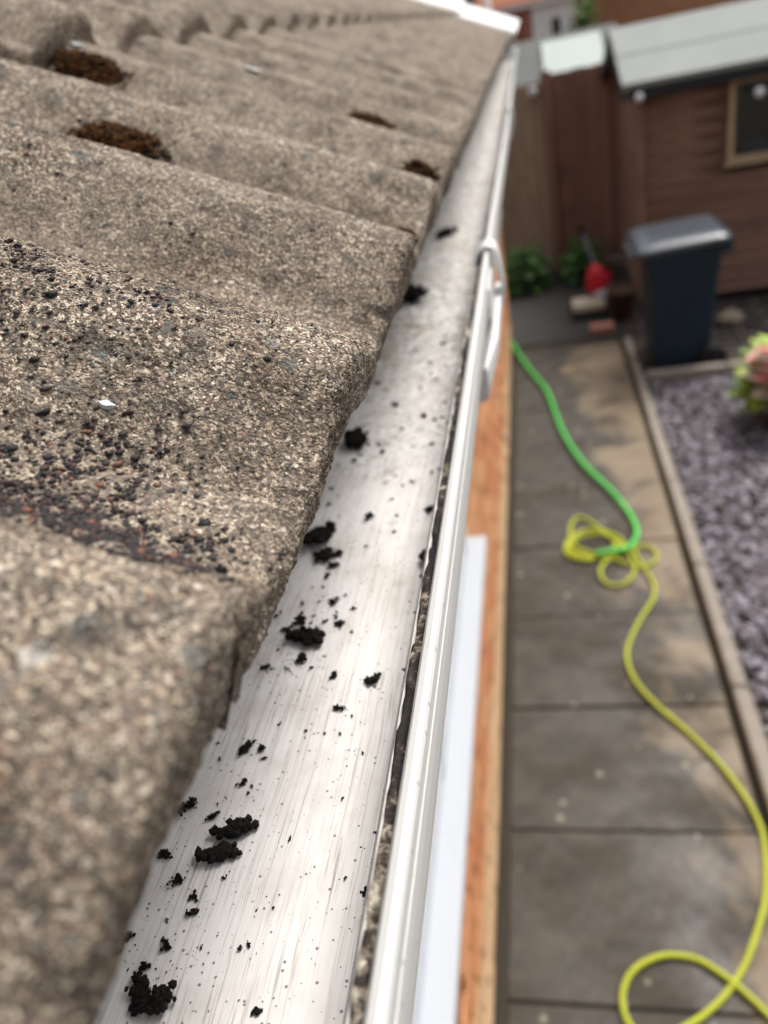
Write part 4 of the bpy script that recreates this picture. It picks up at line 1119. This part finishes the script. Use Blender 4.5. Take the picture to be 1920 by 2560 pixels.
plant('leafy_plant', (.42, 8.45, 0), .22, .34, 170, .11, 2, 'green bushy plant at the fence foot behind the red bag', M_leaf)
M_pf = mat_plain('pink_petal', (.80, .36, .30), .6, .3, .15, 60); M_wf = mat_plain('cream_petal', (.74, .62, .52), .6, .3, .1, 60)
plant('flowering_plant', (1.42, 4.74, 0), .21, .36, 300, .13, 3, 'lime leaved plant with pink flowers in a pot at the right edge', M_leafl, M_terra, .11, .17, ((M_pf, M_wf, M_pf), 14, .085))

# red bag with a blue corner, on the cream block
def lumpy(name, c, sx, sy, sz, mat, seed, amp=.25):
    bv, bf = ICO2; Q = bv + seed * 3.1
    V = bv * (1 + amp * vnoise(Q, 1.3, seed) + amp * .5 * vnoise(Q, 3, seed))[:, None] * (sx, sy, sz) + np.array(c)
    V[:, 2] = np.maximum(V[:, 2], c[2] - sz * .85)
    return link_mesh(name, fast_mesh(name, V, bf, True), mat)
e = empty('red_bag', (.52, 7.55, 0)); tag(e, 'crumpled red plastic bag with a blue and white corner beside the bin', 'bag')
for nm, c, s3, mt, sd in (('bag', (.505, 7.42, .27), (.125, .10, .14), M_red, 3), ('blue_corner', (.60, 7.36, .17), (.055, .05, .05), M_blue, 4), ('white_corner', (.53, 7.33, .155), (.07, .03, .035), M_upvc, 5)):
    o = lumpy(nm, c, *s3, mt, sd); o.parent = e; o.location = -Vector(e.location)
e = empty('tray_block', (.40, 7.3, 0)); tag(e, 'cream stone block lying on a black tray beneath the red bag', 'block')
m = MB(); m.bbox(.235, .56, 7.13, 7.45, 0, .055, .012); m.build('tray', M_black, e)
m = MB(); m.bbox(.255, .545, 7.16, 7.42, .056, .125, .015); m.build('stone_slab', M_cream, e)
m = MB(); m.bbox(.375, .575, 6.72, 6.83, -.006, .060, .008); tag(m.build('loose_brick', M_pinkb), 'single pinkish brick lying on the path in front of the tray', 'brick')
m = MB(); m.lathe([(0, 0), (.085, 0), (.115, .25), (.13, .25), (.13, .29), (.11, .29), (.105, .26), (0, .26)], (.675, 7.02, -.006), 20)
tag(m.build('plant_pot', M_darkpot, None, True), 'tall brown empty plant pot squeezed between tray and bin', 'pot')
o = lumpy('garden_stone', (1.47, 6.55, .055), .10, .08, .06, mat_plain('tan_stone', (.30, .25, .18), .9, .2, .25, 20, .3, 80), 9, .3); tag(o, 'cream rounded stone on the soil to the right of the bin', 'stone')
e = empty('spade', (.45, 8.0, 0)); tag(e, 'thin grey garden tool leaning towards the bin in front of the fence', 'garden tool')
m = MB(); m.tube([(.60, 7.75, .0), (.42, 8.1, .55)], .012, 8); m.build('shaft', mat_plain('grey_metal', (.25, .26, .28), .35, .5), e)
m = MB(); m.bbox(.385, .445, 8.08, 8.12, .53, .62, .008); m.build('grip', M_black, e)

# ------------------------------------------------------------------ beyond the fence
ob = empty('outbuilding', (.3, 9.2, 0)); tag(ob, 'low outbuilding behind the fence with grey felt roof and pale clear panel', 'outbuilding')
op = R(20)
Mo = Matrix.Translation((0, 9.05, 1.86)) @ Matrix.Rotation(op, 4, 'X')
m = MB(); m.box(-.22, .98, 0, 1.03, -.03, 0, Mo); m.build('roof', mat_plain('old_grey_felt', (.115, .12, .115), .85, .3, .15, 4), ob)
M_poly = mat_plain('pale_clear_sheet', (.36, .41, .38), .55, .3, .06, 5)
m = MB()
nn = 22
vs = []
for i in range(nn + 1):
    xx = .185 + (.80 - .185) * i / nn
    for yy in (-.03, .84): vs.append(Mo @ Vector((xx, yy, .028 + .008 * math.cos(i * math.pi))))
m.add(vs, [(2 * i, 2 * i + 2, 2 * i + 3, 2 * i + 1) for i in range(nn)]); m.build('clear_sheet', M_poly, ob, True)
m = MB(); m.bbox(.18, .81, -.045, -.02, -.01, .05, .004, Mo); m.build('sheet_edge', M_cream, ob)
m = MB(); m.box(-.18, .94, 9.12, 10.15, 0, 1.84); m.build('wall', M_fdark, ob)
m = MB(); m.box(-.2, .15, 9.06, 9.11, 1.74, 1.84); m.build('fascia', M_black, ob)

bh_ = empty('brick_bungalow', (.3, 18, 0)); tag(bh_, 'red brick bungalow with white bay window far behind the fence', 'house')
m = MB(); m.box(-.62, 1.25, 18.0, 24, 0, 2.62); m.build('wall', mat_bricktex('red_brick_far', (.36, .085, .045), (.44, .13, .07), (.40, .30, .24)), bh_)
m = MB(); m.box(.06, .15, 17.93, 17.99, 0, 2.60); m.build('wall_pier', M_pinkb, bh_)
w = empty('window'); w.parent = bh_; w.location = (-.3, -18, 0)
m = MB(); m.box(.26, .98, 17.96, 17.985, 1.9, 2.47); m.build('pane', mat_plain('sunlit_curtain_glass', (.85, .88, .87), .15, .5, .06, 3), w)  # pane near white: sunlight on the window is put into its colour
for a, b in ((.20, .26), (.50, .55), (.74, .79), (.94, 1.0)):
    m = MB(); m.box(a, b, 17.93, 17.99, 1.85, 2.50); m.build('frame', M_verge, w)
for a, b in ((1.80, 1.88), (2.28, 2.33), (2.44, 2.52)):
    m = MB(); m.box(.20, 1.0, 17.94, 17.975, a, b); m.build('frame', M_verge, w)
m = MB(); m.box(.56, .73, 17.952, 17.9585, 1.9, 2.27); m.build('pane', mat_plain('dark_glass_far', (.05, .06, .06), .1, .5), w)
m = MB(); m.box(-.75, 1.4, 17.80, 17.99, 2.53, 2.62); m.build('gutter', M_verge, bh_)
m = MB(); m.add([(-.85, 17.75, 2.63), (1.5, 17.75, 2.63), (1.5, 21, 4.5), (-.85, 21, 4.5)], [(0, 1, 2, 3)]); m.build('roof', M_terra, bh_)

bh2 = empty('orange_house', (2.2, 21, 0)); tag(bh2, 'orange brick house corner glimpsed left of the shed roof', 'house')
m = MB(); m.box(1.52, 6.0, 21, 27, 0, 5); m.build('wall', mat_bricktex('orange_brick_far', (.50, .19, .075), (.58, .26, .11), (.42, .36, .28)), bh2)
m = MB(); m.add([(1.2, 20.7, 5), (6.3, 20.7, 5), (6.3, 24, 7), (1.2, 24, 7), (1.2, 27.3, 5), (6.3, 27.3, 5)], [(0, 1, 2, 3), (3, 2, 5, 4), (0, 3, 4), (1, 5, 2)]); m.build('roof', M_terra, bh2)

tr_ = empty('hedge_bush', (1.05, 15.5, 0)); tag(tr_, 'bright green bush beside the white window behind the fence', 'bush')
M_bush = mat_leaf('bush_leaf', (.03, .10, .012), (.16, .30, .04))
m = MB(); leaves(m, (1.02, 15.5, .9), .30, 1.75, 1100, .13, 8); m.build('foliage', M_bush, tr_)
m = MB(); m.tube([(1.02, 15.5, 0), (1.0, 15.5, 1.0), (1.04, 15.5, 1.8)], [.05, .04, .02], 8); m.build('trunk', M_fdark, tr_)

m = MB(); m.tube([(-.42, 12, 0), (-.42, 12, 3.6)], .045, 12); m.tube([(-.42, 12, 3.6), (-.42, 12, 3.64)], .06, 12)
tag(m.build('white_pole', M_white, None, True), 'white upright pole rising behind the roof corner', 'pole')

nb = empty('neighbour_house', (-3, 10, 0)); tag(nb, 'neighbouring house with red brown roof showing above the white verge', 'house')
m = MB(); m.box(-6, -.75, 9.6, 16, 0, 2.35); m.build('wall', mat_bricktex('neighbour_brick', (.40, .15, .08), (.46, .2, .1), (.4, .34, .27)), nb)
m = MB(); m.sweep([(-.50, 2.37), (-3.4, 4.05), (-6.3, 2.37), (-6.3, 2.31), (-3.4, 3.97), (-.50, 2.31)], 9.4, 16.2); m.build('roof', mat_plain('red_brown_roof_tiles', (.26, .125, .085), .85, .25, .25, 8), nb)
m = MB(); m.sweep([(-.42, 2.36), (-3.4, 4.09), (-3.4, 4.05), (-.48, 2.30)], 9.36, 9.395); m.build('verge', mat_plain('grey_verge', (.42, .40, .42), .7), nb)

bt = empty('evergreen_tree', (-.6, 27, 0)); tag(bt, 'dark green tree far behind the white pole and roofs', 'tree')
m = MB(); m.tube([(-.6, 27, 0), (-.55, 27, 2.5), (-.6, 27, 4.5)], [.22, .16, .06], 8); m.build('trunk', M_fdark, bt)
m = MB()
for i in range(9): leaves(m, (-.6 + rnd.uniform(-1.6, 1.6), 27 + rnd.uniform(-.8, .8), 1.0 + rnd.uniform(0, 3)), .95, 1.3, 260, .26, 60 + i)
m.build('crown', M_leaf, bt)
